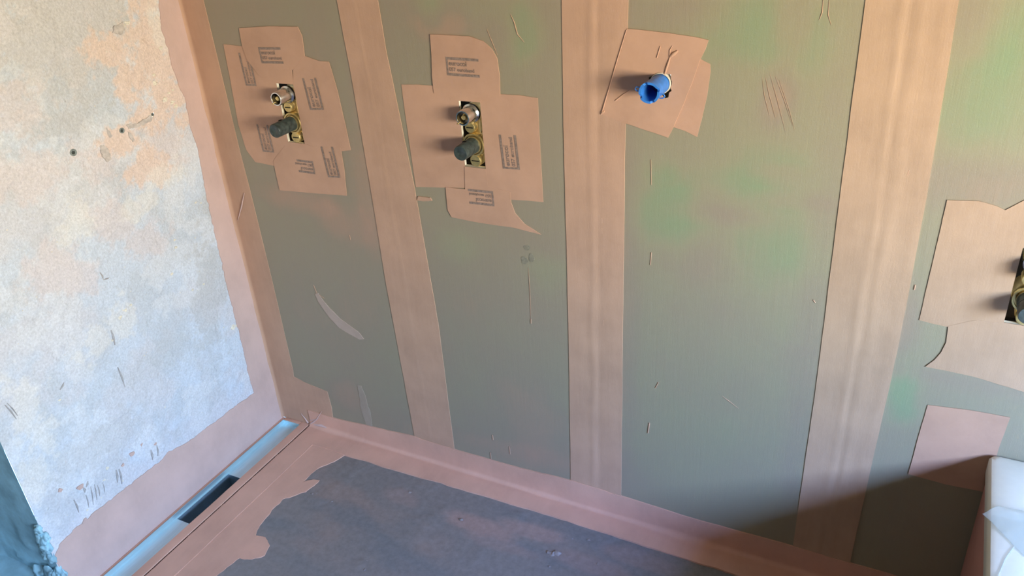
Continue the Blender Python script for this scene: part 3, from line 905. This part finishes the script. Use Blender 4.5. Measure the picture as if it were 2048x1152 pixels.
# pale trowel smear across the first bay
SM = [(0.2147, 0.4395), (0.2251, 0.4443), (0.2377, 0.4242), (0.2552, 0.4050), (0.2812, 0.3817), (0.3089, 0.3675), (0.3307, 0.3550), (0.3441, 0.3377), (0.3296, 0.3330), (0.3009, 0.3425), (0.2723, 0.3537), (0.2491, 0.3763), (0.2325, 0.4003), (0.2208, 0.4180)]
o = sheet('membrane_smear', SM, 0.0014, M['smear'], wall_back, 'B', 0.001, 0.004, 341, relief=0.0006, grid=0.012)
o['label'] = 'pale slanting membrane smear on the dark bay'
SM = [(0.2956, 0.1868), (0.3083, 0.1870), (0.3163, 0.1449), (0.3204, 0.0978), (0.3180, 0.0576), (0.3005, 0.0591), (0.2913, 0.1138)]
o = sheet('membrane_smear', SM, 0.0008, M['thin_smear'], wall_back, 'B', 0.003, 0.005, 343, relief=0.0005, grid=0.012)
o['label'] = 'short pale smear above the floor tape'
SM = [(0.5609, 0.7442), (0.5908, 0.7447), (0.5949, 0.7384), (0.5720, 0.7343), (0.5570, 0.7346)]
o = sheet('membrane_smear', SM, 0.0028, M['tape'], wall_back, 'B', 0.001, 0.004, 345)
o['label'] = 'small dab on the tape edge'
for i, (u, v, ra, rb) in enumerate([(0.8108, 0.6625, 0.007, 0.006), (0.8032, 0.6327, 0.008, 0.009), (0.8197, 0.6413, 0.006, 0.01)]):
    lp = [(u + ra * (1 + 0.2 * math.sin(3 * a + i)) * math.cos(a), v + rb * math.sin(a)) for a in [2 * math.pi * k / 16 for k in range(16)]]
    sheet('grey_smudge', lp, 0.0005 + 0.0001 * i, M['smudge'], wall_back, 'B', 0.001, 0.003, 380 + i)
# torn fold in the corner membrane
bm = bmesh.new()
for pts, r in (([(0.0585, 0.6888), (0.0402, 0.6538), (0.0142, 0.6102)], [0.0008, 0.002, 0.0006]), ([(0.0097, 0.6040), (0.0013, 0.5666), (-0.0064, 0.5423)], None)):
    if r:
        bm_tube(bm, [(p[0], -0.003, p[1]) for p in pts], r, 8)
for pts, r in (([(0.0987, -0.0009), (0.1282, 0.0286), (0.1531, 0.0630)], [0.003, 0.002, 0.0006]), ([(0.0932, 0.0062), (0.0858, 0.0197), (0.0750, 0.0339)], [0.0022, 0.0015, 0.0006]), ([(0.1146, 0.0073), (0.1418, 0.0119), (0.1671, 0.0091)], [0.003, 0.0045, 0.001]), ([(0.1030, 0.0178), (0.1383, 0.0350)], [0.0015, 0.0008])):
    bm_tube(bm, [(max(p[0], 0.004), -0.003, max(p[1], 0.003)) for p in pts], r, 8)
finish('membrane_fold', bm, M['coat'], wall_back, 60)

# ------------------------------------------------------------------ crumbs and residue on the left wall
def lump(bm, u, v, r, P, seed, flat=0.5):
    s = bmesh.ops.create_icosphere(bm, subdivisions=2, radius=r)['verts']
    rr = random.Random(seed)
    ph = [rr.uniform(0, 6.28) for _ in range(6)]
    for w in s:
        c = w.co.copy()
        k = 1 + 0.25 * math.sin(5 * c.x / r + ph[0]) + 0.22 * math.sin(4 * c.y / r + ph[1]) + 0.2 * math.sin(6 * c.z / r + ph[2])
        w.co = Vector(P(u + c.x * k, v + c.y * k * 0.8, c.z * k * flat))


def flake(bm, u, v, r, i):
    for w in bmesh.ops.create_icosphere(bm, subdivisions=3, radius=r)['verts']:
        c = w.co.copy()
        k = 0.6 + 0.6 * mnoise.noise(c * (1.6 / r) + Vector((i * 3.7, 1.1, 0))) + 0.35 * mnoise.noise(c * (3.4 / r) + Vector((0, i * 2.3, 0)))
        w.co = Vector((c.z * k * 0.5, u + c.x * k, v + c.y * k * 0.75))


bm = bmesh.new()
for i, (u, v, r) in enumerate([(-0.0912, 0.9309, 0.006), (-0.0845, 0.9210, 0.005), (-0.0937, 0.9528, 0.004), (-0.1230, 0.9816, 0.006), (-0.0834, 1.0477, 0.005), (-0.1196, 0.9990, 0.004), (-0.1090, 0.9416, 0.006), (-0.0812, 0.9560, 0.003), (-0.1573, 0.9226, 0.003), (-0.0900, 0.3475, 0.0075), (-0.0797, 0.3461, 0.004), (-0.1169, 0.3631, 0.003), (-0.1399, 0.4994, 0.003), (-0.1748, 0.5012, 0.003), (-0.1001, 0.6958, 0.003), (-0.0866, 0.6891, 0.0025), (-0.1844, 0.6372, 0.003), (-0.1874, 0.6195, 0.0035), (-0.1846, 0.3444, 0.0035), (-0.2178, 0.5658, 0.004), (-0.3581, 0.5471, 0.006), (-0.3749, 0.5375, 0.006), (-0.3407, 0.5502, 0.004), (-0.4074, 0.4990, 0.004), (-0.5599, 0.4440, 0.003), (-0.1491, 1.1133, 0.006), (-0.1593, 1.1094, 0.005), (-0.5199, 0.2290, 0.004), (-0.5364, 0.2093, 0.004), (-0.4249, 0.2004, 0.003), (-0.4973, 0.1739, 0.0025), (-0.5937, 0.1711, 0.003), (-0.6436, 0.1462, 0.003), (-0.3405, 0.2708, 0.0025)]):
    flake(bm, u, v, r * 1.5, i)
for i in range(150):
    u, v = rng.uniform(-0.66, -0.09), rng.uniform(0.17, 1.2)
    lump(bm, u, v, rng.uniform(0.0006, 0.0016), PLANES['L'], 100 + i, 0.5)
o = finish('plaster_crumbs', bm, M['gypsum'], wall_left, 60)
tag(o, 'plaster crumbs stuck to the scraped wall', kind='stuff')
# chipped places round the plugs, bare grey mortar showing
CHIPS = [[(-0.2218, 0.9207), (-0.2087, 0.9209), (-0.1920, 0.9157), (-0.1723, 0.9184), (-0.1573, 0.9226), (-0.1519, 0.9143), (-0.1622, 0.9086), (-0.1838, 0.9087), (-0.2051, 0.9089), (-0.2199, 0.9114)], [(-0.2962, 0.8989), (-0.2864, 0.8988), (-0.2808, 0.8905), (-0.2776, 0.8786), (-0.2796, 0.8662), (-0.2895, 0.8632), (-0.2959, 0.8763), (-0.2979, 0.8877)],
         [(-0.2677, 0.9298), (-0.2624, 0.9207), (-0.2614, 0.9097), (-0.2680, 0.9087), (-0.2704, 0.9190)], [(-0.2224, 0.9079), (-0.2163, 0.8994), (-0.2128, 0.8872), (-0.2184, 0.8825), (-0.2231, 0.8950)], [(-0.1824, 1.1142), (-0.1590, 1.1173), (-0.1596, 1.1015), (-0.1746, 1.0947), (-0.1905, 1.1021)]]
for i, lp in enumerate(CHIPS):
    o = sheet('plaster_chip', lp, 0.0026, M['chip'], wall_left, 'L', 0.0030, 0.002, 390 + i, relief=0.0006, base=-0.003, grid=0.006)
# notched-trowel residue near the drain band
bm = bmesh.new()
for a, b, r in (((-0.5845, 0.2065), (-0.5887, 0.1740), 0.0012), ((-0.5674, 0.2250), (-0.5779, 0.1718), 0.0012), ((-0.5586, 0.2206), (-0.5668, 0.1768), 0.0012), ((-0.5536, 0.2092), (-0.5575, 0.1805), 0.0012), ((-0.5415, 0.2063), (-0.5445, 0.1796), 0.001),
                ((-0.5033, 0.2112), (-0.5103, 0.1803), 0.003), ((-0.4961, 0.2083), (-0.5019, 0.1688), 0.0026), ((-0.5843, 0.2278), (-0.5844, 0.2136), 0.003), ((-0.5703, 0.2345), (-0.5784, 0.2229), 0.003), ((-0.6115, 0.2155), (-0.6121, 0.1802), 0.002), ((-0.4089, 0.1955), (-0.4136, 0.1691), 0.003), ((-0.3918, 0.1973), (-0.3973, 0.1683), 0.0025),
                ((-0.3849, 0.6530), (-0.3829, 0.6341), 0.0022), ((-0.3829, 0.6341), (-0.3695, 0.6322), 0.0018), ((-0.4041, 0.5225), (-0.4068, 0.4858), 0.0025), ((-0.4176, 0.4337), (-0.4178, 0.3802), 0.002), ((-0.6603, 0.5013), (-0.6515, 0.4612), 0.0016), ((-0.5524, 0.4641), (-0.5391, 0.4741), 0.002), ((-0.6555, 0.5028), (-0.6467, 0.4651), 0.0012)):
    mid = ((a[0] + b[0]) / 2 + 0.001, (a[1] + b[1]) / 2)
    bm_tube(bm, [(0.0004, a[0], a[1]), (0.001, mid[0], mid[1]), (0.0004, b[0], b[1])], [r * 0.5, r, r * 0.4], 8)
o = finish('trowel_residue', bm, M['grey_mortar'], wall_left, 60)
tag(o, 'dried trowel ridges near the drain', kind='stuff')
for i, (u, v, r) in enumerate([(-0.5897, 0.2337, 0.0075), (-0.4566, 0.2208, 0.0065), (-0.4245, 0.2223, 0.007), (-0.6296, 0.2590, 0.0045), (-0.6075, 0.1512, 0.007), (-0.4853, 0.2113, 0.004), (-0.3945, 0.2024, 0.004)]):
    lp = [(u + r * (1 + 0.25 * math.sin(3 * a + i)) * math.cos(a), v + r * 0.85 * (1 + 0.2 * math.cos(2 * a + i)) * math.sin(a)) for a in [2 * math.pi * k / 14 for k in range(14)]]
    sheet('membrane_splash', lp, 0.0030, M['coat'], wall_left, 'L', 0.0008, 0.003, 350 + i, base=-0.003)

# jagged mortar left at the foot of the wall's end
bm = bmesh.new()
for i, (x, z, r) in enumerate(((-0.006, 0.205, 0.013), (-0.004, 0.182, 0.017), (-0.008, 0.155, 0.018), (-0.012, 0.125, 0.016), (-0.006, 0.075, 0.020), (-0.03, 0.06, 0.028), (0.006, 0.05, 0.020), (-0.07, 0.048, 0.026))):
    vs0 = bmesh.ops.create_icosphere(bm, subdivisions=4, radius=r)['verts']
    for w in vs0:
        c = w.co.copy()
        k = 0.95 + 0.45 * mnoise.noise(c * (1.1 / r) + Vector((i * 5.1, 0, 0))) + 0.3 * mnoise.noise(c * (2.6 / r) + Vector((0, i * 3.3, 0)))
        w.co = Vector((x + c.x * k, YE - 0.001 + c.z * k * 0.6, z + c.y * k))
o = finish('mortar_edge', bm, M['cement'], bpy.data.objects['wall_end'], 50)
tag(o, 'ragged mortar at the wall corner', kind='stuff')

# small lumps and scratches on the floor
bm = bmesh.new()
for i, (u, v, r) in enumerate([(0.6704, -0.1519, 0.006), (0.1342, -0.1702, 0.002), (0.1516, -0.1630, 0.002), (0.2824, -0.2207, 0.004), (0.2918, -0.2148, 0.003), (0.3447, -0.2229, 0.003), (0.5060, -0.1209, 0.004), (0.9035, -0.0969, 0.003), (0.9127, -0.0979, 0.003), (0.9218, -0.0990, 0.003), (0.9037, -0.1084, 0.0025), (0.9326, -0.1042, 0.0025), (0.9195, -0.1050, 0.0025), (0.9684, -0.0938, 0.005), (0.9191, -0.1567, 0.008), (0.9012, -0.1629, 0.006), (0.9106, -0.1620, 0.007), (0.9199, -0.1983, 0.004), (1.0121, -0.1492, 0.003), (0.5487, -0.3684, 0.003), (0.5385, -0.3447, 0.002), (0.2426, -0.0567, 0.002), (0.1729, -0.0362, 0.002), (0.1594, -0.4827, 0.003), (0.1576, -0.4932, 0.003)]):
    lump(bm, u, v, r, PLANES['F'], 700 + i, 0.45)
for i in range(70):
    u, v = rng.uniform(0.18, 1.3), rng.uniform(-0.62, -0.08)
    lump(bm, u, v, rng.uniform(0.0005, 0.0013), PLANES['F'], 800 + i, 0.6)
o = finish('floor_lumps', bm, M['floor_lump'], floor, 60)
tag(o, 'small hardened lumps on the floor', kind='stuff')

# ------------------------------------------------------------------ shower valves
def make_valve(name, loc, label, cat, cap_len=0.056, sleeve_len=0.034, tilt=0.0):
    """origin: bottom centre of the wall opening, on the wall plane"""
    v = empty(name, loc)
    zs, zc = 0.108, 0.0455          # sleeve axis, cap axis above the opening's foot
    bm = bmesh.new()
    bm_lathe(bm, [(0.0185, -0.045), (0.0185, -0.008), (0.0172, -0.004), (0.015, -0.003)], (0, 0, zs), 28)
    bm_lathe(bm, [(0.0232, -0.045), (0.0232, -0.006), (0.022, -0.004)], (0.001, 0, zc), 32)
    bm_box(bm, (-0.011, 0.010, 0.006), (0.012, 0.045, 0.122), 0.003)
    finish('valve_body', bm, M['brass'], v, 40)
    bm = bmesh.new()
    bm_lathe(bm, [(0.0232, -0.004), (0.0236, 0.001), (0.0226, 0.003), (0.0200, 0.003), (0.0195, -0.002)], (0.001, 0, zc), 36)
    bm_lathe(bm, [(0.0178, -0.003), (0.0175, 0.0045), (0.0155, 0.005), (0.0150, 0.0)], (0.001, 0, zc), 36)
    finish('retaining_ring', bm, M['brass'], v, 40)
    for dx, dz, r in ((-0.004, 0.080, 0.0115), (0.002, 0.0125, 0.0125)):
        bm = bmesh.new()
        bm_lathe(bm, [(r, -0.02), (r, 0.000), (r * 0.9, 0.002), (r * 0.85, 0.002)], (dx, 0, dz), 20)
        s = finish('stop_screw', bm, M['brass'], v, 40)
        bm = bmesh.new()
        bm_box(bm, (dx - r * 0.65, -0.0026, dz - 0.0010), (dx + r * 0.65, -0.0018, dz + 0.0010))
        finish('screw_slot', bm, M['cavity'], s, 0)
    bm = bmesh.new()
    L_ = sleeve_len
    bm_lathe(bm, [(0.0190, -0.004), (0.0190, 0.001), (0.0165, 0.003), (0.0155, 0.004), (0.0148, L_ - 0.001), (0.0142, L_), (0.0122, L_), (0.0116, L_ - 0.002), (0.0116, 0.006)], (0, 0, zs), 32, 0, True, True)
    sl = finish('chrome_sleeve', bm, M['chrome'], v, 40)
    bm = bmesh.new()
    bm_lathe(bm, [(0.0065, 0.004), (0.0065, L_ - 0.012), (0.0045, L_ - 0.011), (0.0045, L_ - 0.004), (0.003, L_ - 0.0035)], (0, 0, zs), 16)
    sp_ = finish('spindle', bm, M['brass'], v, 40)
    bm = bmesh.new()
    bm_tube(bm, [(-0.008, -L_ + 0.004, zs - 0.009), (-0.010, -L_ - 0.001, zs - 0.0105), (-0.0125, -L_ - 0.002, zs - 0.0115)], [0.0018, 0.0016, 0.001], 8)
    finish('brass_tag', bm, M['brass'], sl, 40)
    bm = bmesh.new()
    c = cap_len
    bm_lathe(bm, [(0.0160, -0.002), (0.0158, c * 0.48), (0.0150, c * 0.485), (0.0150, c * 0.51), (0.0157, c * 0.515), (0.0152, c - 0.002), (0.0140, c), (0.006, c), (0.005, c - 0.0008)], (0.0005, 0, zc), 36, tilt)
    cp = finish('black_cap', bm, M['black_plastic'], v, 40)
    bm = bmesh.new()
    a0 = math.radians(100)
    for q in range(2):
        x, z = 0.0152 * math.cos(a0), 0.0152 * math.sin(a0)
    bm_box(bm, (x - 0.0035, -c * 0.60, zc + z - 0.0008 + tilt * c * 0.55), (x + 0.0035, -c * 0.46, zc + z + 0.0008 + tilt * c * 0.55))
    finish('cap_notch', bm, M['dark'], cp, 0)
    tag(v, label, cat, 'built-in valves in the coated wall')
    return v


make_valve('shower_valve', (0.252, 0, V_HOLES[0][2]), 'brass shower valve nearest the corner, in the upper tape patch with many faded prints', 'valve', 0.060, 0.036)
make_valve('shower_valve', (0.707, 0, V_HOLES[1][2]), 'brass shower valve in the neat rectangular opening between two tape strips', 'valve', 0.053, 0.032)
make_valve('bath_valve', (1.682, 0, V_HOLES[2][2]), 'brass valve with black cap above the white bathtub, cut off by the picture edge', 'valve', 0.053, 0.032)

# ------------------------------------------------------------------ blue pipe stub
p = empty('pipe_stub', (PIPE[0], 0, PIPE[1]))
tag(p, 'bright blue plastic pipe stub with notched open end and two ears', 'pipe')
bm = bmesh.new()
n, Lp = 40, 0.060
ro, ri = 0.0165, 0.0128
outer, inner = [], []
for d in (-0.03, 0.0, 0.02, 0.04, Lp):
    last = d == Lp
    ra, rb = [], []
    for k in range(n):
        a = 2 * math.pi * k / n
        dd = d
        if last:
            dd = d - (0.004 if (k % 10) in (2, 3) else 0.0) - 0.0007 * math.sin(3 * a)
        flare = 0.0012 * max(0, (d - 0.03) / 0.03)
        ra.append(bm.verts.new(((ro + flare) * math.cos(a), -dd, (ro + flare) * math.sin(a))))
        rb.append(bm.verts.new(((ri + flare) * math.cos(a), -dd, (ri + flare) * math.sin(a))))
    outer.append(ra)
    inner.append(rb)
for rings, flip in ((outer, False), (inner, True)):
    for a, b in zip(rings, rings[1:]):
        for k in range(n):
            bm.faces.new((a[k], a[(k + 1) % n], b[(k + 1) % n], b[k]))
for k in range(n):
    bm.faces.new((outer[-1][k], outer[-1][(k + 1) % n], inner[-1][(k + 1) % n], inner[-1][k]))
    bm.faces.new((outer[0][k], outer[0][(k + 1) % n], inner[0][(k + 1) % n], inner[0][k]))
finish('pipe_body', bm, M['blue_plastic'], p, 40)
bm = bmesh.new()
bm_lathe(bm, [(0.0125, 0.010), (0.0, 0.010)], (0, 0, 0), 24, 0, False, False)
finish('pipe_plug', bm, plain('deep_blue_plastic', (0.01, 0.03, 0.25), 0.5), p, 40)
for s, dz in ((-1, 0.003), (1, -0.006)):
    bm = bmesh.new()
    x0 = s * 0.0165
    bm_tube(bm, [(x0, -0.054, dz + 0.004), (x0 + s * 0.007, -0.055, dz + 0.0045), (x0 + s * 0.009, -0.055, dz + 0.001), (x0 + s * 0.006, -0.055, dz - 0.002), (x0, -0.054, dz - 0.003)], 0.0011, 8)
    finish('pipe_ear', bm, M['blue_plastic'], p, 60)
bm = bmesh.new()
bm_lathe(bm, [(0.0182, -0.02), (0.0182, 0.003), (0.0175, 0.0045), (0.0166, 0.0045)], (0.0008, 0, 0.0008), 32, 0, False, False)
finish('wall_collar', bm, M['white_plastic'], p, 40)

# ------------------------------------------------------------------ wall plugs in the plaster
for (u, v, r), lab, col in zip(PLUGS, ('round grey wall plug set in the plaster, the lower one farther from the corner', 'dark open wall plug between torn plaster scratches', 'tiny grey plug hole at the end of a plaster scrape'), ('grey_plug', 'grey_plug', 'grey_plug')):
    w = empty('wall_plug', (0, u, v))
    bm = bmesh.new()
    rings = []
    prof = [(r * 1.15, -0.001), (r * 1.15, 0.0016), (r * 0.9, 0.0020), (r * 0.62, 0.0010), (r * 0.55, -0.02)]
    for rr, d in prof:
        rings.append([bm.verts.new((d, rr * math.cos(2 * math.pi * k / 24), rr * math.sin(2 * math.pi * k / 24))) for k in range(24)])
    for a, b in zip(rings, rings[1:]):
        for k in range(24):
            bm.faces.new((a[k], a[(k + 1) % 24], b[(k + 1) % 24], b[k]))
    finish('plug_sleeve', bm, M[col], w, 40)
    bm = bmesh.new()
    bm.faces.new([bm.verts.new((-0.012, r * 0.6 * math.cos(2 * math.pi * k / 16), r * 0.6 * math.sin(2 * math.pi * k / 16))) for k in range(16)])
    finish('plug_bore', bm, M['dark'], w, 0)
    tag(w, lab, 'wall plug', 'plugs in the plaster wall')

# ------------------------------------------------------------------ linear shower drain along the left wall
DY0, DY1 = -0.95, -0.013            # near and far end of the channel
DX0, DX1, DD = 0.0125, 0.070, 0.0115
dr = empty('shower_drain', (0.045, (DY0 + DY1) / 2, -DD))
tag(dr, 'long open steel shower drain channel in the floor along the plaster wall', 'drain')


def dpart(name, bm, mat, sm=35, parent=None):
    for v in bm.verts:
        v.co -= Vector(dr.location)
    return finish(name, bm, mat, parent or dr, sm)


OY0, OY1, OX0, OX1 = -0.414, -0.239, 0.0165, 0.064
bm = bmesh.new()
t = 0.0012
for lo, hi in (((DX0, DY0, -DD - t), (DX1, OY0, -DD)), ((DX0, OY1, -DD - t), (DX1, DY1, -DD)), ((DX0, OY0, -DD - t), (OX0, OY1, -DD)), ((OX1, OY0, -DD - t), (DX1, OY1, -DD))):
    bm_box(bm, lo, hi)
dpart('channel_bed', bm, M['steel'], 0)
for nm, lo, hi in (('channel_side', (DX0 - 0.0018, DY0, -DD - t), (DX0, DY1 + t, 0.0016)), ('channel_side', (DX1, DY0, -DD - t), (DX1 + t, DY1 + t, -0.001)), ('channel_end', (DX0, DY1, -DD - t), (DX1, DY1 + t, 0.0006))):
    bm = bmesh.new()
    bm_box(bm, lo, hi)
    dpart(nm, bm, M['steel'], 0)
bm = bmesh.new()
for lo, hi in (((OX0 - t, OY0 - t, -0.07), (OX0, OY1 + t, -DD - t)), ((OX1, OY0 - t, -0.07), (OX1 + t, OY1 + t, -DD - t)), ((OX0, OY0 - t, -0.07), (OX1, OY0, -DD - t)), ((OX0, OY1, -0.07), (OX1, OY1 + t, -DD - t)), ((OX0, OY0, -0.072), (OX1, OY1, -0.07))):
    bm_box(bm, lo, hi)
dpart('drain_sump', bm, plain('dark_sump_steel', (0.34, 0.46, 0.54), 0.4, metal=0.7), 0)
bm = bmesh.new()
rings = []
for rr, z in ((0.0014, -DD + 0.0003), (0.0012, -DD + 0.0005), (0.0, -DD + 0.0005)):
    rings.append([bm.verts.new((0.0585 + rr * math.cos(2 * math.pi * k / 12), -0.062 + rr * math.sin(2 * math.pi * k / 12), z)) for k in range(12)])
for a, b in zip(rings, rings[1:]):
    for k in range(12):
        bm.faces.new((a[k], a[(k + 1) % 12], b[(k + 1) % 12], b[k]))
dpart('rivet_hole', bm, M['dark'])
# coated flanges either side
def flange(x0, x1, zt, seed, label, ya=DY0, yb=-0.002):
    bm = bmesh.new()
    rows = []
    for j in range(121):
        y = ya + (yb - ya) * j / 120
        wv = 0.0012 * (float(fbm(y * 14, seed, seed, 3)) - 0.5)
        pr = [(x0 + wv, -DD), (x0 + wv, zt - 0.0012), (x0 + 0.0012 + wv, zt), ((x0 + x1) / 2, zt + 0.0006), (x1 - 0.0015 + wv * 0.5, zt - 0.0002), (x1 + wv * 0.5, zt - 0.002), (x1 + wv * 0.5, -DD)]
        rows.append([bm.verts.new((x, y, z)) for x, z in pr])
    for a, b in zip(rows, rows[1:]):
        for i in range(len(a) - 1):
            bm.faces.new((a[i], a[i + 1], b[i + 1], b[i]))
    o = dpart('coated_flange', bm, M['floor_coat'], 40)
    o['label'] = label


flange(0.0005, DX0 - t - 0.0014, -0.0002, 361, 'pink coated flange at the wall')
flange(DX1 + t + 0.0002, 0.0970, 0.0030, 363, 'pink coated flange at the floor')
bm = bmesh.new()
bm_box(bm, (DX0 - 0.001, DY1 + t + 0.0002, -DD), (DX1 + 0.002, -0.0005, 0.0015), 0.0006)
o = dpart('coated_flange', bm, M['floor_coat'], 40)
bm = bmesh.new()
bm_box(bm, (0.0960, DY0, -0.012), (0.1020, -0.002, 0.0004))  # dark strip in the gap beside the flange, its colour standing in for crack shade
dpart('groove_shade', bm, plain('dark_groove_shade', (0.07, 0.03, 0.028), 0.8), 0)

# ------------------------------------------------------------------ bathtub under the window
BX0, BX1, BY0, BY1, BZ = 1.686, 2.44, -1.55, -0.004, 0.414
tub = empty('bathtub', ((BX0 + BX1) / 2, (BY0 + BY1) / 2, 0.0))


def rrect(x0, x1, y0, y1, r, n=6):
    out = []
    for cx, cy_, a0 in ((x1 - r, y1 - r, 0), (x0 + r, y1 - r, 90), (x0 + r, y0 + r, 180), (x1 - r, y0 + r, 270)):
        for k in range(n + 1):
            a = math.radians(a0 + 90 * k / n)
            out.append((cx + r * math.cos(a), cy_ + r * math.sin(a)))
    return out


bm = bmesh.new()
levels = []
for ins, r, z in ((0.004, 0.006, BZ - 0.045), (0.0, 0.008, BZ - 0.040), (0.0, 0.008, BZ - 0.010), (0.003, 0.010, BZ - 0.003), (0.010, 0.012, BZ), (0.075, 0.09, BZ), (0.083, 0.10, BZ - 0.006), (0.10, 0.11, BZ - 0.05), (0.15, 0.13, BZ - 0.30), (0.19, 0.12, BZ - 0.36), (0.26, 0.08, BZ - 0.375)):
    levels.append([bm.verts.new((x - tub.location.x, y - tub.location.y, z)) for x, y in rrect(BX0 + ins, BX1 - ins, BY0 + ins, BY1 - ins, r)])
for a, b in zip(levels, levels[1:]):
    for k in range(len(a)):
        bm.faces.new((a[k], a[(k + 1) % len(a)], b[(k + 1) % len(a)], b[k]))
bm.faces.new(levels[-1])
finish('tub_shell', bm, M['acrylic'], tub, 40)
bm = bmesh.new()
lo_, hi_ = rrect(BX0 + 0.004, BX1 - 0.004, BY0 + 0.004, BY1 - 0.004, 0.006), None
la = [bm.verts.new((x - tub.location.x, y - tub.location.y, 0.003)) for x, y in lo_]
lb = [bm.verts.new((x - tub.location.x, y - tub.location.y, BZ - 0.045)) for x, y in lo_]
for k in range(len(la)):
    bm.faces.new((la[k], la[(k + 1) % len(la)], lb[(k + 1) % len(la)], lb[k]))
finish('tub_apron', bm, coated('pink_coated_apron', (0.42, 0.20, 0.15), streak=(2, 2, 2)), tub, 40)
tag(tub, 'white bathtub with flat rim in the corner under the bath valve', 'bathtub')


def film_mat():
    m, t, b = new_mat('translucent_protective_film')
    v = coords(t)
    b.inputs['Base Color'].default_value = (0.80, 0.78, 0.72, 1)
    b.inputs['Roughness'].default_value = 0.22
    tr = t.nodes.new('ShaderNodeBsdfTransparent')
    tr.inputs[0].default_value = (0.93, 0.96, 0.96, 1)
    mx = t.nodes.new('ShaderNodeMixShader')
    mx.inputs[0].default_value = 0.2
    t.links.new(tr.outputs[0], mx.inputs[1])
    t.links.new(b.outputs[0], mx.inputs[2])
    t.links.new(mx.outputs[0], t.nodes['Material Output'].inputs[0])
    bump(t, b, [(noise(t, v, 30, 4), 0.004, 0.5)])
    return m


# creased film lying over the rim (outline as x, y on the rim)
FILM = [(1.676, -0.172), (1.686, -0.160), (1.700, -0.148), (1.733, -0.143), (1.775, -0.146), (1.782, -0.30), (1.765, -0.275), (1.735, -0.245), (1.718, -0.225), (1.704, -0.207), (1.690, -0.188)]
film = empty('protective_film', (1.73, -0.2, BZ))
bm = bmesh.new()
lp = jag(FILM, 0.0008, 0.008, 371)
vsn = [bm.verts.new((x, y, 0)) for x, y in lp]
eds = [bm.edges.new((vsn[i], vsn[(i + 1) % len(vsn)])) for i in range(len(vsn))]
bmesh.ops.triangle_fill(bm, edges=eds, use_beauty=True, use_dissolve=False)
for ax, lo, hi in ((0, 1.68, 1.78), (1, -0.30, -0.145)):
    c = lo
    while c < hi:
        co_, no_ = [0, 0, 0], [0, 0, 0]
        co_[ax], no_[ax] = c, 1
        bmesh.ops.bisect_plane(bm, geom=bm.verts[:] + bm.edges[:] + bm.faces[:], plane_co=co_, plane_no=no_)
        c += 0.008
for v in bm.verts:
    fold = 0.006 * math.exp(-((v.co.y + 0.152) / 0.008) ** 2) + 0.004 * (float(fbm(v.co.x * 30, v.co.y * 30, 373, 3)))
    v.co = Vector((v.co.x - film.location.x, v.co.y - film.location.y, 0.0012 + fold))
ob = finish('film_sheet', bm, film_mat(), film, 60)
so = ob.modifiers.new('thickness', 'SOLIDIFY')
so.thickness = 0.0003
bm = bmesh.new()
bm_tube(bm, [(1.719 - 1.73, -0.226 + 0.2, 0.0015), (1.708 - 1.73, -0.255 + 0.2, 0.0015), (1.695 - 1.73, -0.31 + 0.2, 0.0015)], 0.0011, 6)
finish('film_crease', bm, film_mat(), film, 60)
tag(film, 'creased clear protective film wedge lying over the bathtub rim', 'film')
